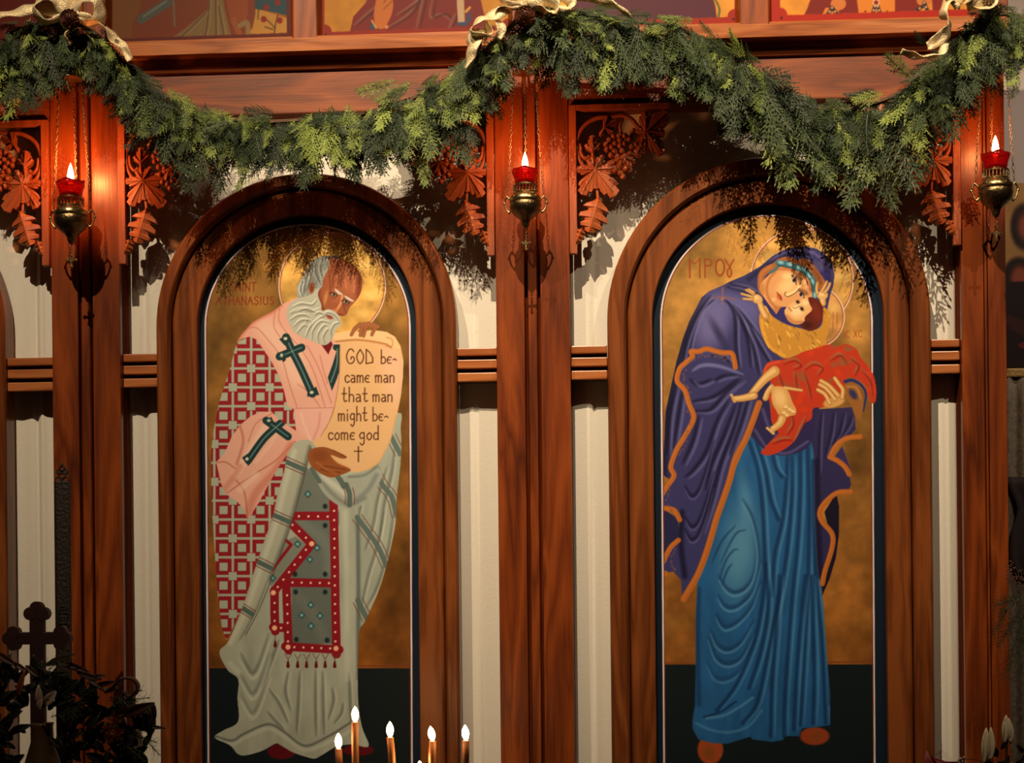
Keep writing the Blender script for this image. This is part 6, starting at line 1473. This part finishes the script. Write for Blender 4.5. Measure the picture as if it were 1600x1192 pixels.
# plant, buds, tinsel at lower right
YA = -.45; ka = mpp(YA)
t = thing('fir_branch', 'dusty green fir branch at the right edge before the right pilaster', 'branch', tuple(P(1585, 950, YA)))
fir_m = leafmat('fir_green', (.05, .06, .035), (.07, .085, .05), (.10, .12, .06))
for q in [(1610, 925, 1560, 960), (1605, 940, 1572, 990), (1590, 935, 1556, 945), (1600, 960, 1575, 1040), (1605, 990, 1568, 1060), (1612, 990, 1590, 1062), (1575, 950, 1552, 990), (1590, 960, 1560, 1010), (1615, 940, 1596, 1000)]: needle_sprig(t, *q, 0, 19, 60, fir_m)
t = thing('pink_heather', 'dusty pink heather spray above the fir branch at the right edge', 'flower', tuple(P(1590, 900, YA)))
bm = BM()
for i in range(90):
    x = rq.uniform(1572, 1612); y = 872+(x-1572)*.6+rq.uniform(0, 34); add_sph(bm, P(x, y, YA+.05+rq.uniform(0, .02)), .0024, 5, 4)
o = obj('florets', bm, plain('dusty_pink', (.16, .06, .055), .6), t, smooth=True); o['kind'] = 'stuff'
bm = BM()
for i in range(6): add_tube(bm, [P(1615, 960, YA+.06), P(1580+i*7, 880+i*5, YA+.06)], .001, 4)
obj('stalks', bm, stem_m, t)
bud_m = plain('greenish_white_petal', (.50, .44, .30), .5, var=.15, bscale=20)
for nm, pts_, lab in (('tulip_bud', [(1540, 1192, 1541, 1137, 15), (1546, 1190, 1548, 1136, 14), (1536, 1195, 1536, 1150, 10)], 'half open greenish white bud with two tips, lower right'), ('tulip_bud', [(1573, 1162, 1572, 1117, 15), (1579, 1162, 1576, 1122, 12), (1568, 1162, 1569, 1128, 11)], 'closed pointed greenish white bud at the lower right edge')):
    t = thing(nm, lab, 'flower', tuple(P(pts_[0][0], pts_[0][1], YA)))
    for q, (a, b, c_, d_, w_) in enumerate(pts_):
        bm = BM(); leafmesh(bm, P(a, b, YA-.006*q), P(c_, d_, YA-.006*q), w_*ka, .06, Vector((.3*(q-1), -1, 0)), .3); o = obj('petal', bm, bud_m, t, smooth=True); solid(o, .001)
    bm = BM(); add_tube(bm, [P(pts_[0][0], pts_[0][1]-4, YA), P(pts_[0][0]-2, 1300, YA)], .003, 6); obj('stalk', bm, leaf_d, t)
t = thing('dark_greenery', 'dark leaves under the white buds in the lower right corner', 'foliage', tuple(P(1590, 1190, YA)))
for i in range(26):
    x = rq.uniform(1545, 1620); y = rq.uniform(1165, 1240); a = rq.uniform(-3.0, -.2); L_ = rq.uniform(18, 38)
    bm = BM(); leafmesh(bm, P(x, y, YA+.04), P(x+L_*math.cos(a), y+L_*math.sin(a)*.8, YA+.03), rq.uniform(8, 14)*ka, .08); o = obj('leaf', bm, leaf_d, t, smooth=True); solid(o, .0012)
t = thing('plant_trough', 'dark wooden trough holding the greenery at lower right, out of frame', 'planter', (Xp(1590, 1300, YA), YA+.03, 0))
zt2 = Zp(1590, 1262, YA); xt = Xp(1590, 1262, YA)
bm = BM(); add_box(bm, xt-.16, xt+.3, YA-.06, YA+.14, 0, zt2, .004); obj('box', bm, dkwood, t)
red_cl = plain('crimson_cloth', (.16, .012, .014), .7)
t = thing('crimson_cloth', 'crimson cloth corner at the bottom edge left of the right pilaster', 'cloth', tuple(P(1462, 1200, -.3)))
rows = [[tuple(P(x_, y_+(0 if i else 0), -.3+.01*math.sin(i))) for i, x_ in enumerate((1448-(y0_-1174)*.3, 1462, 1478, 1490+(y0_-1174)*.5))] for y0_, ys in ((1176, 0), (1190, 0), (1215, 0), (1260, 0)) for y_ in (y0_,)]
rows[0] = [tuple(P(x_, y_, -.3)) for x_, y_ in ((1447, 1172), (1450, 1174), (1458, 1184), (1464, 1192))]
bm = BM(); add_sheet(bm, rows); o = obj('cloth', bm, red_cl, t, smooth=True); solid(o, .003)
t = thing('tinsel_berry_pick', 'small glittering silver berries on a wire at the bottom edge, lower right', 'ornament', tuple(P(1505, 1186, YA)))
glit = plain('glitter', (.8, .75, .7), .15, 1)
for x_, y_, r_ in ((1501, 1186, 2.6), (1506, 1184, 2.2), (1504, 1190, 2.6), (1498, 1188, 1.8)):
    bm = BM(); add_sph(bm, P(x_, y_, YA), r_*ka, 8, 6); obj('berry', bm, glit, t, smooth=True)
bm = BM(); add_tube(bm, cat3([P(1498, 1188, YA), P(1515, 1186, YA), P(1535, 1190, YA), P(1560, 1200, YA)], 4), .0012, 5); obj('wire', bm, brass_d, t)
